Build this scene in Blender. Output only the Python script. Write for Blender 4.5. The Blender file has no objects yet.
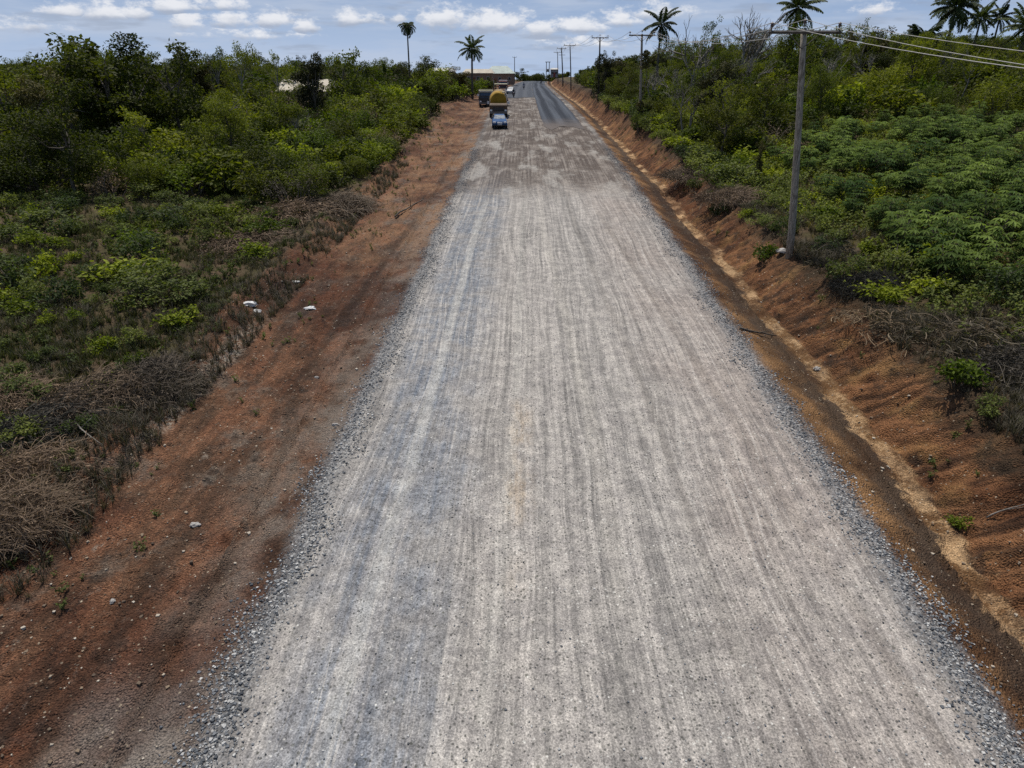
import bpy, bmesh, math, random
import numpy as np
from mathutils import Vector, Matrix
random.seed(7)
RNG = np.random.default_rng(11)
S = bpy.context.scene
COL = S.collection
PI = math.pi

# ------------------------------------------------------------------ camera
PITCH = math.radians(24.4); F = 683.0; CZ = 10.0
SP, CP = math.sin(PITCH), math.cos(PITCH)
cam_d = bpy.data.cameras.new('camera'); cam = bpy.data.objects.new('camera', cam_d); COL.objects.link(cam)
cam.location = (0, 0, CZ); cam.rotation_euler = (PI/2 - PITCH, 0, 0)
cam_d.sensor_width = 36; cam_d.lens = 36*F/1024; cam_d.clip_start = .1; cam_d.clip_end = 9000
S.camera = cam

# ------------------------------------------------------------------ noise and terrain
def vnoise(x, y, seed=0):
    x = np.asarray(x, float); y = np.asarray(y, float)
    ix = np.floor(x).astype(np.int64); iy = np.floor(y).astype(np.int64)
    fx = x-ix; fy = y-iy; fx = fx*fx*(3-2*fx); fy = fy*fy*(3-2*fy)
    def h(a, b):
        n = (a*374761393 + b*668265263 + seed*1442695041) & 0xffffffff
        n = ((n ^ (n >> 13))*1274126177) & 0xffffffff
        n = (n ^ (n >> 16)) & 0xffffffff
        return n/4294967295.0
    a = h(ix, iy); b = h(ix+1, iy); c = h(ix, iy+1); d = h(ix+1, iy+1)
    return (a*(1-fx)+b*fx)*(1-fy) + (c*(1-fx)+d*fx)*fy
def fbm(x, y, octv=4, seed=0, gain=.5):
    s = 0; a = 1; t = 0
    for k in range(octv):
        s = s + a*(vnoise(x*2**k+k*17.3, y*2**k+k*9.1, seed+k)-.5); t += a; a *= gain
    return s/t*2
def sst(a, b, x):
    t = np.clip((x-a)/(b-a), 0, 1); return t*t*(3-2*t)
_D = np.arange(-200, 4000, 1.0)
_ry = [-200, 7, 18.65, 51, 89.5, 112, 136, 205, 315, 390, 450, 600, 1000, 4000]
_rz = [-11.2, .33, .99, 2.72, 4.42, 5.08, 5.62, 6.18, 6.62, 6.72, 6.2, 2.5, -4, -14]
_xy = [-200, 10, 20, 45, 80, 120, 175, 270, 315, 450, 4000]
_xx = [-.8, 1.62, 1.85, 2.45, 3.0, 3.35, 4.2, 6.5, 8.1, 15, 400]
def _sm(v, n):
    k = np.hanning(n+2)[1:-1]; k /= k.sum()
    return np.convolve(np.pad(v, n//2, mode='edge'), k, 'valid')
_RZ = _sm(np.interp(_D, _ry, _rz), 21); _RX = _sm(np.interp(_D, _xy, _xx), 31)
def roadz(Y): return np.interp(Y, _D, _RZ)
def roadx(Y): return np.interp(Y, _D, _RX)
def WOB(Y): return fbm(Y*.35, Y*0+3, 3, 5)*.28+(fbm(Y*.9, Y*0+31, 3, 6)*.55+fbm(Y*.12, Y*0+5, 2, 7)*.5)*sst(5, 9, Y)*(1-sst(120, 200, Y)*.5)
def H(X, Y):
    X = np.asarray(X, float); Y = np.asarray(Y, float)
    u = X-roadx(Y); z = roadz(Y).copy() if hasattr(roadz(Y), 'copy') else roadz(Y)
    r = np.zeros_like(z + u)
    near = 1-sst(60, 160, Y)
    wob = WOB(Y)
    # carriageway : slight camber, shallow grader streaks
    road = -np.abs(u)*.018 + near*(1-sst(50, 84, Y))*(.008*fbm(u*5, Y*.25, 3, 1)+.006*fbm(u*14, Y*4, 2, 2))
    # left dirt shoulder
    sl = sst(-6.3, -8.2, u)
    left = -.20*sl + sst(-6.4, -7.5, u)*(.13*fbm(u*1.1, Y*.35, 4, 8) + near*.085*fbm(u*4.2+Y*1.5, Y*2.4, 4, 9, .6)+near*.07*np.maximum(0, fbm(u*9, Y*7, 3, 19)-.05))
    berm = np.exp(-((u+13.4+wob*1.5)/.75)**2)*(.38+.4*fbm(Y*.5, u*.6, 3, 12))
    left = left + berm + sst(-13, -14.5, u)*(.12+.25*fbm(X*.25, Y*.25, 4, 14) + .12*fbm(X*1.2, Y*1.2, 3, 15))
    left = left + sst(-30, -160, u)*1.0*fbm(X*.02, Y*.02, 2, 16)
    # right: shoulder falls to the ditch, cut bank, field rising behind
    w = wob*.55
    ditch = -.42*sst(6.5, 8.1, u+w) - .13*np.exp(-((u+w-8.45)/.22)**2)
    bh = 1.15+.55*sst(45, 90, Y)+.12*fbm(Y*.2, u*.1, 3, 21)
    bank = (bh+.45)*sst(8.7, 11.1+.3*fbm(Y*.4, 1.7, 2, 25), u+w)
    fur = 1.5*sst(8.6, 9.2, u+w)*(1-sst(11, 12.4, u))
    bank = bank + fur*near*(.10*fbm(Y*3.2+u*2.2, u*.9, 3, 22)+.06*fbm(Y*8+u*4, u*1.6, 2, 23)) + near*.03*sst(6.6, 7.4, u)*fbm(u*6, Y*5, 3, 24)
    bank = bank + near*sst(8.7, 9.4, u+w)*.13*fbm(u*2.4, Y*2.0, 4, 27, .6)
    bank = bank - .14*np.exp(-((u+w-8.95)/.12)**2)*near
    fld = sst(11, 15, u)*(.2+.3*fbm(X*.22, Y*.22, 4, 31)+.08*fbm(X*1.5, Y*1.5, 3, 32)) + np.clip(u-13, 0, 48)*.062
    fld = fld + sst(20, 60, u)*.8*fbm(X*.04, Y*.04, 2, 33)
    right = ditch+bank+fld
    far = sst(330, 520, Y)
    out = z + road*(np.abs(u) < 8) + (u < -8)*(-.144) + (u > 8)*(-.144)
    return out + np.where(u < 0, left, right)*(1-far*.8)
_GX = np.arange(-140, 140.01, .2); _GY = np.arange(5, 240.01, .2)
_GA, _GB = np.meshgrid(_GX, _GY); _GZ = H(_GA, _GB)
def hz(x, y):
    if -139 < x < 139 and 6 < y < 239:
        fx = (x+140)/.2; fy = (y-5)/.2; i = int(fx); j = int(fy); a = fx-i; b = fy-j
        return float((_GZ[j, i]*(1-a)+_GZ[j, i+1]*a)*(1-b)+(_GZ[j+1, i]*(1-a)+_GZ[j+1, i+1]*a)*b)
    return float(H(np.array([x]), np.array([y]))[0])
def depth(Y, z): return Y*CP + (CZ-z)*SP
def at(px, Y, z=None):
    """ground point that stands at distance Y in the direction of image column px"""
    x = 0
    for _ in range(4):
        zz = hz(x, Y) if z is None else z
        x = (px-512)*depth(Y, zz)/F
    return x, Y, hz(x, Y)
def zrow(row, Y):
    up = (384-row)/F
    # height of the point at forward distance Y on the sight line of that row
    return CZ + Y*(CP*up-SP)/(CP+SP*up)
def hit(px, row):
    d = np.array([(px-512)/F, CP+SP*(384-row)/F, CP*(384-row)/F-SP])
    t = np.linspace(6, 200, 5000); P = d[None]*t[:, None]; P[:, 2] += CZ
    below = P[:, 2] < H(P[:, 0], P[:, 1])
    i = int(np.argmax(below)); p = P[i]
    return float(p[0]), float(p[1]), hz(p[0], p[1])
def project(X, Y, Z):
    dz = Y*CP+(CZ-Z)*SP
    return 512+F*X/dz, 384-F*((Z-CZ)*CP+Y*SP)/dz

# ------------------------------------------------------------------ node helper
class NT:
    def __init__(s, name, world=None):
        if world: s.m = world
        else: s.m = bpy.data.materials.new(name)
        s.m.use_nodes = True; s.t = s.m.node_tree; s.t.nodes.clear()
    def n(s, typ, ins=None, **props):
        nd = s.t.nodes.new(typ)
        for k, v in props.items(): setattr(nd, k, v)
        for k, v in (ins or {}).items():
            sk = nd.inputs[k]
            if isinstance(v, bpy.types.NodeSocket): s.t.links.new(v, sk)
            else: sk.default_value = v
        return nd
    def math(s, op, a, b=0.0, c=None, clamp=False):
        i = {0: a, 1: b}
        if c is not None: i[2] = c
        return s.n('ShaderNodeMath', i, operation=op, use_clamp=clamp).outputs[0]
    def mr(s, v, a, b, c=0.0, d=1.0, smooth=True):
        return s.n('ShaderNodeMapRange', {0: v, 1: a, 2: b, 3: c, 4: d}, interpolation_type='SMOOTHSTEP' if smooth else 'LINEAR').outputs[0]
    def noise(s, vec, scale, detail=3, rough=.5, out=0, dist=0.0):
        return s.n('ShaderNodeTexNoise', {'Vector': vec, 'Scale': scale, 'Detail': detail, 'Roughness': rough, 'Distortion': dist}).outputs[out]
    def vor(s, vec, scale, out='Color', **k):
        return s.n('ShaderNodeTexVoronoi', {'Vector': vec, 'Scale': scale}, **k).outputs[out]
    def mix(s, f, a, b, blend='MIX'):
        nd = s.t.nodes.new('ShaderNodeMix'); nd.data_type = 'RGBA'; nd.blend_type = blend
        for i, v in ((0, f), (6, a), (7, b)):
            if isinstance(v, bpy.types.NodeSocket): s.t.links.new(v, nd.inputs[i])
            else: nd.inputs[i].default_value = (v if i == 0 else (*v, 1) if len(v) == 3 else v)
        return nd.outputs[2]
    def comb(s, x, y, z=0.0): return s.n('ShaderNodeCombineXYZ', {0: x, 1: y, 2: z}).outputs[0]
    def sep(s, v): return s.n('ShaderNodeSeparateXYZ', {0: v}).outputs
    def attr(s, name): return s.n('ShaderNodeAttribute', attribute_name=name).outputs['Fac']
    def out(s, shader): s.n('ShaderNodeOutputMaterial', {0: shader}); return s.m

# ------------------------------------------------------------------ ground material
def ground_material():
    t = NT('ground_surface')
    P = t.n('ShaderNodeNewGeometry').outputs['Position']
    lat = t.attr('lat'); X, Y, Z = t.sep(P)
    n_big = t.noise(P, .16, 3); n_mid = t.noise(P, .9, 4); n_fine = t.noise(P, 7, 4, .65); n_vf = t.noise(P, 32, 2, .6)
    wig = t.math('MULTIPLY', t.math('SUBTRACT', t.noise(P, .55, 4, .6), .5), 1.5)
    wig2 = t.math('MULTIPLY', t.math('SUBTRACT', n_fine, .5), .7)
    # ---- compacted gravel
    warp = t.math('MULTIPLY', t.math('SUBTRACT', t.noise(t.comb(t.math('MULTIPLY', lat, .25), t.math('MULTIPLY', Y, .07)), 1, 2, .5), .5), 2.2)
    latw = t.math('ADD', lat, warp)
    st1 = t.noise(t.comb(t.math('MULTIPLY', lat, 1.7), t.math('MULTIPLY', Y, .016)), 1, 3, .6)
    st2 = t.noise(t.comb(t.math('MULTIPLY', t.math('ADD', lat, t.math('MULTIPLY', wig, .06)), 6.5), t.math('MULTIPLY', Y, .07)), 1, 3, .6)
    st3 = t.noise(t.comb(t.math('MULTIPLY', t.math('ADD', latw, t.math('MULTIPLY', Y, .012)), 13), t.math('MULTIPLY', Y, .25)), 1, 2, .6)
    s = t.math('ADD', t.math('MULTIPLY', st1, .8), t.math('ADD', t.math('MULTIPLY', st2, .95), t.math('MULTIPLY', st3, .6)))
    s = t.math('ADD', s, t.math('ADD', t.math('MULTIPLY', n_mid, .5), t.math('MULTIPLY', n_fine, .55)))
    sf = t.mr(s, 1.12, 2.2)
    c = t.mix(sf, (.142, .136, .128), (.425, .395, .362))
    # blue-grey wheel lane on the left, pinkish dusty lane right
    lane = t.math('MULTIPLY', t.mr(t.math('ADD', lat, wig), -6.1, -5.2), t.mr(t.math('ADD', lat, wig), -2.2, -3.9))
    lane = t.math('MULTIPLY', lane, t.math('MULTIPLY', t.mr(n_mid, .32, .62, .25, .9), t.mr(st2, .36, .62, 1.0, .62)))
    c = t.mix(lane, c, t.mix(t.mr(n_fine, .3, .7), (.085, .102, .128), (.225, .250, .288)))
    pk = t.math('MULTIPLY', t.mr(t.math('ADD', lat, wig), 1.2, 4.2), t.mr(n_big, .32, .58, .25, .75))
    c = t.mix(pk, c, t.mix(sf, (.175, .148, .130), (.37, .32, .285)))
    hl = t.noise(t.comb(t.math('MULTIPLY', latw, 9), t.math('MULTIPLY', Y, .10), 7.0), 1, 2, .6)
    c = t.mix(t.mr(hl, .56, .64, 0, .42), c, (.48, .45, .41)); c = t.mix(t.mr(hl, .42, .35, 0, .38), c, (.125, .12, .115))
    def track(a0, b0, c0, w0, y0, y1):
        q = t.math('SUBTRACT', lat, t.math('ADD', t.math('ADD', a0, t.math('MULTIPLY', Y, b0)), t.math('MULTIPLY', t.math('SINE', t.math('MULTIPLY', Y, .11)), c0)))
        q = t.math('ABSOLUTE', t.math('ADD', q, t.math('MULTIPLY', wig2, .10)))
        return t.math('MULTIPLY', t.mr(q, w0, w0*.35), t.math('MULTIPLY', t.mr(Y, y0, y0+4), t.mr(Y, y1, y1-6)))
    for (a0, b0, c0, w0, y0, y1, cc, st) in [(4.9, -.045, .12, .16, 5, 40, (.44, .40, .36), .4), (4.35, -.045, .12, .10, 5, 40, (.44, .40, .36), .35), (3.1, -.075, .15, .16, 5, 34, (.43, .40, .36), .35), (2.4, -.02, .3, .2, 7, 50, (.15, .135, .12), .3),
                                            (5.6, -.06, .1, .22, 5, 46, (.17, .145, .125), .35), (-2.6, .03, .35, .2, 5, 50, (.44, .42, .38), .3), (.3, -.012, .4, .3, 9, 50, (.44, .41, .36), .25), (-4.9, .02, .2, .26, 5, 48, (.43, .42, .39), .45)]:
        c = t.mix(t.math('MULTIPLY', track(a0, b0, c0, w0, y0, y1), st), c, cc)
    # sandy stain along the middle
    sn = t.math('ABSOLUTE', t.math('ADD', t.math('ADD', lat, 1.55), t.math('MULTIPLY', wig2, .6)))
    sn = t.math('MULTIPLY', t.mr(sn, .5, .05), t.math('MULTIPLY', t.mr(t.noise(P, .35, 2), .42, .62), t.math('MULTIPLY', t.mr(Y, 8, 13), t.mr(Y, 22, 16))))
    c = t.mix(t.math('MULTIPLY', sn, t.mr(t.noise(t.comb(t.math('MULTIPLY', X, 4), t.math('MULTIPLY', Y, 1.1)), 1, 4, .65), .35, .65, .05, .5)), c, (.40, .305, .20))
    # older, browner stretch in front of the asphalt
    old = t.mr(t.math('ADD', t.math('ADD', Y, t.math('MULTIPLY', wig, 4.0)), t.math('MULTIPLY', st2, 6)), 48, 56)
    pat = t.noise(t.comb(t.math('MULTIPLY', X, .55), t.math('MULTIPLY', Y, .16)), 1, 4, .6)
    oc = t.mix(t.mr(t.math('ADD', pat, t.math('MULTIPLY', t.math('SUBTRACT', st2, .5), .8)), .36, .70), (.080, .062, .052), (.25, .218, .19))
    oc = t.mix(t.mr(t.noise(t.comb(X, t.math('MULTIPLY', Y, .35)), .45, 4, .6), .46, .60, 0, .8), oc, (.075, .056, .045))
    oc = t.mix(t.mr(t.noise(t.comb(t.math('MULTIPLY', X, .8), t.math('MULTIPLY', Y, .22), 5.0), .6, 4, .6), .52, .66, 0, .75), oc, (.34, .32, .29))
    c = t.mix(t.math('MULTIPLY', old, t.mr(t.math('ADD', Y, t.math('MULTIPLY', wig, 4)), 50, 62, .78, .93)), c, oc)
    # single stones showing in the surface
    vc = t.vor(P, 15); r1 = t.sep(vc)[0]
    vc2 = t.vor(P, 42); r2 = t.sep(vc2)[1]
    vd = t.vor(P, 15, 'Distance')
    dens = t.mr(n_mid, .35, .62, .95, .70)
    dk = t.math('MULTIPLY', t.math('GREATER_THAN', r1, dens), t.mr(vd, .44, .26))
    c = t.mix(t.math('MULTIPLY', dk, .72), c, (.055, .057, .052))
    ve = t.vor(P, 7.5); vf_ = t.vor(P, 7.5, 'Distance')
    c = t.mix(t.math('MULTIPLY', t.math('GREATER_THAN', t.sep(ve)[0], t.mr(t.noise(P, .45, 3), .35, .62, .97, .74)), t.mr(vf_, .30, .14, 0, .6)), c, (.075, .078, .06))
    c = t.mix(t.math('MULTIPLY', t.math('GREATER_THAN', t.sep(vc)[2], .95), t.math('MULTIPLY', t.mr(vd, .4, .25), .7)), c, (.55, .54, .5))
    c = t.mix(.85, c, t.mix(t.mr(r2, 0, 1, 0, 1, False), (.64, .64, .64), (1.36, 1.35, 1.33)), 'MULTIPLY')
    c = t.mix(.8, c, t.mix(t.mr(n_vf, .3, .7), (.68, .68, .68), (1.32, 1.31, 1.29)), 'MULTIPLY')
    c = t.mix(.8, c, t.mix(t.mr(t.noise(P, 2.6, 3, .6), .35, .65), (.78, .78, .79), (1.16, 1.16, 1.14)), 'MULTIPLY')
    # loose aggregate windrows on both edges
    al = t.math('ABSOLUTE', t.math('ADD', lat, .03))
    edge = t.mr(t.math('ADD', al, t.math('MULTIPLY', wig, .55)), 5.75, 6.45)
    grow = t.mr(n_fine, .25, .7)
    vg = t.vor(P, 24); vr = t.sep(vg)[0]
    gc = t.n('ShaderNodeValToRGB', {0: vr}); cr = gc.color_ramp
    cr.elements[0].position = 0; cr.elements[0].color = (.03, .034, .04, 1)
    cr.elements[1].position = 1; cr.elements[1].color = (.40, .40, .385, 1)
    e = cr.elements.new(.45); e.color = (.092, .098, .105, 1)
    e = cr.elements.new(.8); e.color = (.19, .197, .205, 1)
    gcol = gc.outputs[0]
    ef = t.math('MULTIPLY', t.math('MULTIPLY', edge, t.mr(t.math('ADD', Y, t.math('MULTIPLY', wig, 9)), 24, 48, 1, .35)), t.math('ADD', t.math('MULTIPLY', grow, .55), .42), clamp=True)
    c_road = t.mix(ef, c, gcol)
    # ---- red-brown dirt
    d1 = t.noise(t.comb(t.math('MULTIPLY', lat, 1.2), t.math('MULTIPLY', Y, .3)), 1.2, 5, .62)
    ft = t.mr(n_fine, .25, .75)
    dirt = t.mix(t.mr(d1, .36, .66), t.mix(ft, (.036, .023, .015), (.105, .060, .036)), t.mix(ft, (.115, .052, .028), (.27, .130, .070)))
    dirt = t.mix(t.mr(t.noise(P, .42, 5, .7), .50, .66, 0, .85), dirt, t.mix(ft, (.060, .050, .041), (.20, .168, .132)))
    dirt = t.mix(t.mr(t.noise(P, 1.7, 5, .7), .56, .66, 0, .75), dirt, (.030, .022, .017))
    dirt = t.mix(t.mr(t.noise(t.comb(t.math('MULTIPLY', X, 1.0), t.math('MULTIPLY', Y, .6)), 2.3, 5, .7), .60, .70, 0, .7), dirt, (.27, .22, .17))
    gp = t.math('MULTIPLY', t.mr(t.math('ADD', al, wig), 9.2, 6.7), t.mr(n_mid, .28, .58))
    dirt = t.mix(t.math('MULTIPLY', gp, .75), dirt, t.mix(n_fine, (.10, .09, .078), (.30, .26, .215)))
    tan = t.math('MULTIPLY', t.mr(t.math('ADD', Y, t.math('MULTIPLY', wig, 6)), 24, 46, .15, .8), t.mr(t.noise(t.comb(t.math('MULTIPLY', lat, .9), t.math('MULTIPLY', Y, .2)), 1, 4, .65), .38, .62))
    dirt = t.mix(tan, dirt, t.mix(ft, (.145, .078, .038), (.31, .18, .10)))
    clod = t.vor(P, 5.5); cd = t.vor(P, 5.5, 'Distance')
    dirt = t.mix(t.math('MULTIPLY', t.math('GREATER_THAN', t.sep(clod)[0], .6), t.mr(cd, .5, .15, 0, .55)), dirt, t.mix(t.sep(clod)[1], (.040, .027, .019), (.26, .16, .10)))
    pw = t.math('MULTIPLY', t.mr(t.math('ABSOLUTE', t.math('ADD', t.math('ADD', lat, 12.0), t.math('MULTIPLY', wig, .7))), .55, .1), t.math('MULTIPLY', t.mr(Y, 15, 18), t.mr(Y, 27, 23)))
    dirt = t.mix(t.math('MULTIPLY', pw, t.mr(n_fine, .4, .6, 0, .8)), dirt, (.36, .33, .27))
    bl = t.math('MULTIPLY', t.mr(t.math('ADD', Y, t.math('MULTIPLY', wig, 1.4)), 9.6, 8.2), t.mr(t.math('ADD', lat, t.math('MULTIPLY', wig, .6)), -9.6, -8.4))
    dirt = t.mix(t.math('MULTIPLY', bl, t.mr(n_mid, .3, .6, .3, .85)), dirt, t.mix(n_fine, (.12, .108, .092), (.36, .32, .27)))
    rut = t.math('MULTIPLY', t.mr(t.math('ABSOLUTE', t.math('ADD', t.math('ADD', lat, t.math('MULTIPLY', Y, -.03)), t.math('ADD', 9.6, t.math('MULTIPLY', wig, .25)))), .30, .08), t.mr(Y, 60, 40))
    dirt = t.mix(t.math('MULTIPLY', rut, t.mr(n_mid, .35, .6, .15, .65)), dirt, (.055, .034, .022))
    # right side bands
    lw = t.math('ADD', lat, t.math('MULTIPLY', t.attr('wob'), 1.0)); lwn = t.math('ADD', t.math('ADD', lw, t.math('MULTIPLY', wig2, .6)), t.math('MULTIPLY', t.math('SUBTRACT', t.noise(P, 2.2, 4, .6), .5), .9))
    orange = t.mix(t.mr(t.math('ADD', n_mid, t.math('MULTIPLY', n_fine, .5)), .5, 1.0), (.10, .055, .026), (.28, .155, .068))
    damp = t.mix(n_fine, (.034, .025, .018), (.12, .08, .052))
    sand = t.mix(t.mr(t.math('ADD', n_fine, t.math('MULTIPLY', t.math('SUBTRACT', n_mid, .5), 1.2)), .35, .7), (.16, .088, .038), (.47, .31, .165))
    fu = t.noise(t.comb(t.math('ADD', t.math('MULTIPLY', Y, 2.6), t.math('MULTIPLY', lat, 2.0)), t.math('MULTIPLY', lat, .7)), 1, 4, .65)
    bankc = t.mix(t.mr(fu, .34, .64), (.055, .029, .016), (.235, .112, .050))
    bankc = t.mix(t.mr(t.noise(P, .8, 4), .5, .7, 0, .6), bankc, (.30, .17, .065))
    bankc = t.mix(t.mr(t.noise(P, 1.1, 5, .7), .53, .64, 0, .7), bankc, (.040, .028, .02))
    topsoil = t.mix(n_fine, (.022, .017, .010), (.085, .060, .036))
    rs = t.mix(t.math('MULTIPLY', t.mr(lwn, 7.0, 7.8), t.mr(n_mid, .28, .5, .45, 1)), orange, damp)
    rs = t.mix(t.math('MULTIPLY', t.mr(lwn, 8.1, 8.35), t.mr(t.noise(P, 1.3, 4, .65), .34, .54, .5, 1)), rs, sand)
    rs = t.mix(t.mr(lwn, 8.7, 9.0), rs, bankc)
    rs = t.mix(t.mr(t.math('ADD', lwn, t.math('MULTIPLY', wig, 1.0)), 9.6, 10.9, 0, .92), rs, topsoil)
    rs = t.mix(t.math('MULTIPLY', t.mr(al, 7.0, 6.6), .3), rs, gcol)
    dirt = t.mix(t.mr(lat, 6.0, 6.05), dirt, rs)
    dirt = t.mix(t.mr(t.math('ADD', n_big, t.math('MULTIPLY', t.math('SUBTRACT', n_mid, .5), .5)), .36, .60, 0, .9), t.mix(1.0, dirt, (.52, .46, .46), 'MULTIPLY'), dirt)
    # pebbles in the dirt
    vp = t.vor(P, 11); pr = t.sep(vp)[0]; pdist = t.vor(P, 11, 'Distance')
    peb = t.math('MULTIPLY', t.math('GREATER_THAN', pr, .9), t.mr(pdist, .34, .16))
    dirt = t.mix(t.math('MULTIPLY', peb, .7), dirt, t.mix(t.sep(vp)[1], (.12, .09, .06), (.48, .40, .29)))
    dirt = t.mix(.85, dirt, t.mix(t.mr(n_vf, .3, .7), (.5, .5, .5), (1.6, 1.6, 1.6)), 'MULTIPLY')
    # ---- overgrown ground
    soil = t.mix(t.mr(n_mid, .35, .65), t.mix(n_fine, (.028, .026, .010), (.10, .086, .036)), t.mix(n_fine, (.05, .034, .020), (.15, .105, .062)))
    el = t.math('ADD', al, t.math('MULTIPLY', wig, .45))
    isdirt = t.mr(t.math('ADD', el, t.math('MULTIPLY', t.math('ADD', wig2, t.math('MULTIPLY', wig, t.mr(Y, 20, 45, .1, .9))), .6)), 6.35, 6.85)
    col = t.mix(isdirt, c_road, dirt)
    sv = t.mr(t.math('SUBTRACT', t.math('MULTIPLY', lat, -1), wig), 12.9, 14.2)
    sv = t.math('MAXIMUM', sv, t.mr(t.math('ADD', lat, wig), 11.2, 12.4))
    clr = t.math('MULTIPLY', t.math('MULTIPLY', t.mr(Y, 108, 113), t.mr(Y, 142, 128)), t.mr(lat, -19, -15))
    sv = t.math('MULTIPLY', sv, t.math('SUBTRACT', 1.0, clr))
    col = t.mix(sv, col, soil)
    # ---- relief
    hgt = t.math('ADD', t.math('MULTIPLY', n_fine, .35), t.math('MULTIPLY', n_vf, .12))
    hgt = t.math('ADD', hgt, t.math('MULTIPLY', t.math('MULTIPLY', t.math('SUBTRACT', .5, t.vor(P, 24, 'Distance')), t.math('ADD', ef, t.math('MULTIPLY', t.math('SUBTRACT', 1.0, isdirt), .12))), .6))
    hgt = t.math('ADD', hgt, t.math('MULTIPLY', isdirt, t.math('MULTIPLY', n_mid, 1.1)))
    hgt = t.math('ADD', hgt, t.math('MULTIPLY', isdirt, t.math('MULTIPLY', t.math('SUBTRACT', .6, cd), .12)))
    amt = t.math('ADD', .026, t.math('MULTIPLY', isdirt, .08))
    hgt = t.math('MULTIPLY', hgt, amt)
    b = t.n('ShaderNodeBump', {'Strength': 1.0, 'Distance': 1.0, 'Height': hgt}).outputs[0]
    return t.out(t.n('ShaderNodeBsdfPrincipled', {'Base Color': col, 'Roughness': .95, 'Specular IOR Level': .15, 'Normal': b}).outputs[0])

def asphalt_material(name, dark, light):
    t = NT(name); P = t.n('ShaderNodeNewGeometry').outputs['Position']; lat = t.attr('lat'); X, Y, Z = t.sep(P)
    a = t.noise(t.comb(t.math('MULTIPLY', lat, 1.3), t.math('MULTIPLY', Y, .02)), 1, 3, .5)
    w = t.math('ADD', t.math('MULTIPLY', t.math('SINE', t.math('ADD', t.math('MULTIPLY', lat, 3.0), -1.2)), .18), a)
    c = t.mix(t.mr(w, .3, .75), dark, light)
    ed = t.mr(t.math('ABSOLUTE', t.math('SUBTRACT', lat, 3.1)), 1.9, 2.4)
    c = t.mix(t.math('MULTIPLY', ed, .55), c, dark)
    c = t.mix(t.mr(t.math('ADD', Y, t.math('MULTIPLY', t.noise(P, .6, 4, .6), 14)), 108, 91, 0, .95), c, (.125, .105, .092))
    c = t.mix(.5, c, t.mix(t.noise(P, 3, 4, .7), (.6, .6, .6), (1.4, 1.4, 1.4)), 'MULTIPLY')
    return t.out(t.n('ShaderNodeBsdfPrincipled', {'Base Color': c, 'Roughness': .85, 'Specular IOR Level': .12}).outputs[0])

def leaf_mat(name, a, b, trans=.33, rough=.7, spec=.18):
    t = NT(name); ti = t.attr('tint'); rnd = t.n('ShaderNodeObjectInfo').outputs['Random']
    k = t.math('ADD', t.math('MULTIPLY', ti, .8), t.math('MULTIPLY', rnd, .35), clamp=True)
    c = t.mix(k, a, b)
    rr = t.math('FRACT', t.math('MULTIPLY', rnd, 7.13))
    c = t.mix(1.0, c, t.mix(rr, (.36, .44, .50), (1.42, 1.26, 1.1)), 'MULTIPLY')
    p = t.n('ShaderNodeBsdfPrincipled', {'Base Color': c, 'Roughness': rough, 'Specular IOR Level': spec}).outputs[0]
    tr = t.n('ShaderNodeBsdfTranslucent', {'Color': t.mix(1.0, c, (1.5, 1.6, .7), 'MULTIPLY')}).outputs[0]
    return t.out(t.n('ShaderNodeMixShader', {0: trans, 1: p, 2: tr}).outputs[0])
def bark_mat(name, a, b, scale=3.0):
    t = NT(name); P = t.n('ShaderNodeTexCoord').outputs['Object']; X, Y, Z = t.sep(P)
    n = t.noise(t.comb(t.math('MULTIPLY', X, 6), t.math('MULTIPLY', Y, 6), t.math('MULTIPLY', Z, .8)), scale, 4, .6)
    bp = t.n('ShaderNodeBump', {'Strength': .6, 'Distance': .02, 'Height': n}).outputs[0]
    return t.out(t.n('ShaderNodeBsdfPrincipled', {'Base Color': t.mix(t.mr(n, .3, .7), a, b), 'Roughness': .9, 'Specular IOR Level': .2, 'Normal': bp}).outputs[0])
def plain(name, c, rough=.5, metal=0.0, dirt=.35, dcol=(.16, .12, .09), sc=3.0, coat=0.0, spec=.4):
    t = NT(name); P = t.n('ShaderNodeTexCoord').outputs['Object']
    n = t.noise(P, sc, 5, .65); f = t.math('MULTIPLY', t.mr(n, .42, .68), dirt)
    return t.out(t.n('ShaderNodeBsdfPrincipled', {'Base Color': t.mix(f, c, dcol), 'Roughness': t.mr(n, .3, .7, rough, min(1, rough+.25)), 'Metallic': metal, 'Coat Weight': coat, 'Specular IOR Level': spec}).outputs[0])
def stone_mat(name, a, b, c3):
    t = NT(name); ti = t.attr('tint'); gc = t.n('ShaderNodeValToRGB', {0: ti}); cr = gc.color_ramp
    cr.elements[0].color = (*a, 1); cr.elements[1].color = (*c3, 1); e = cr.elements.new(.6); e.color = (*b, 1)
    return t.out(t.n('ShaderNodeBsdfPrincipled', {'Base Color': gc.outputs[0], 'Roughness': .85, 'Specular IOR Level': .3}).outputs[0])

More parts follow.
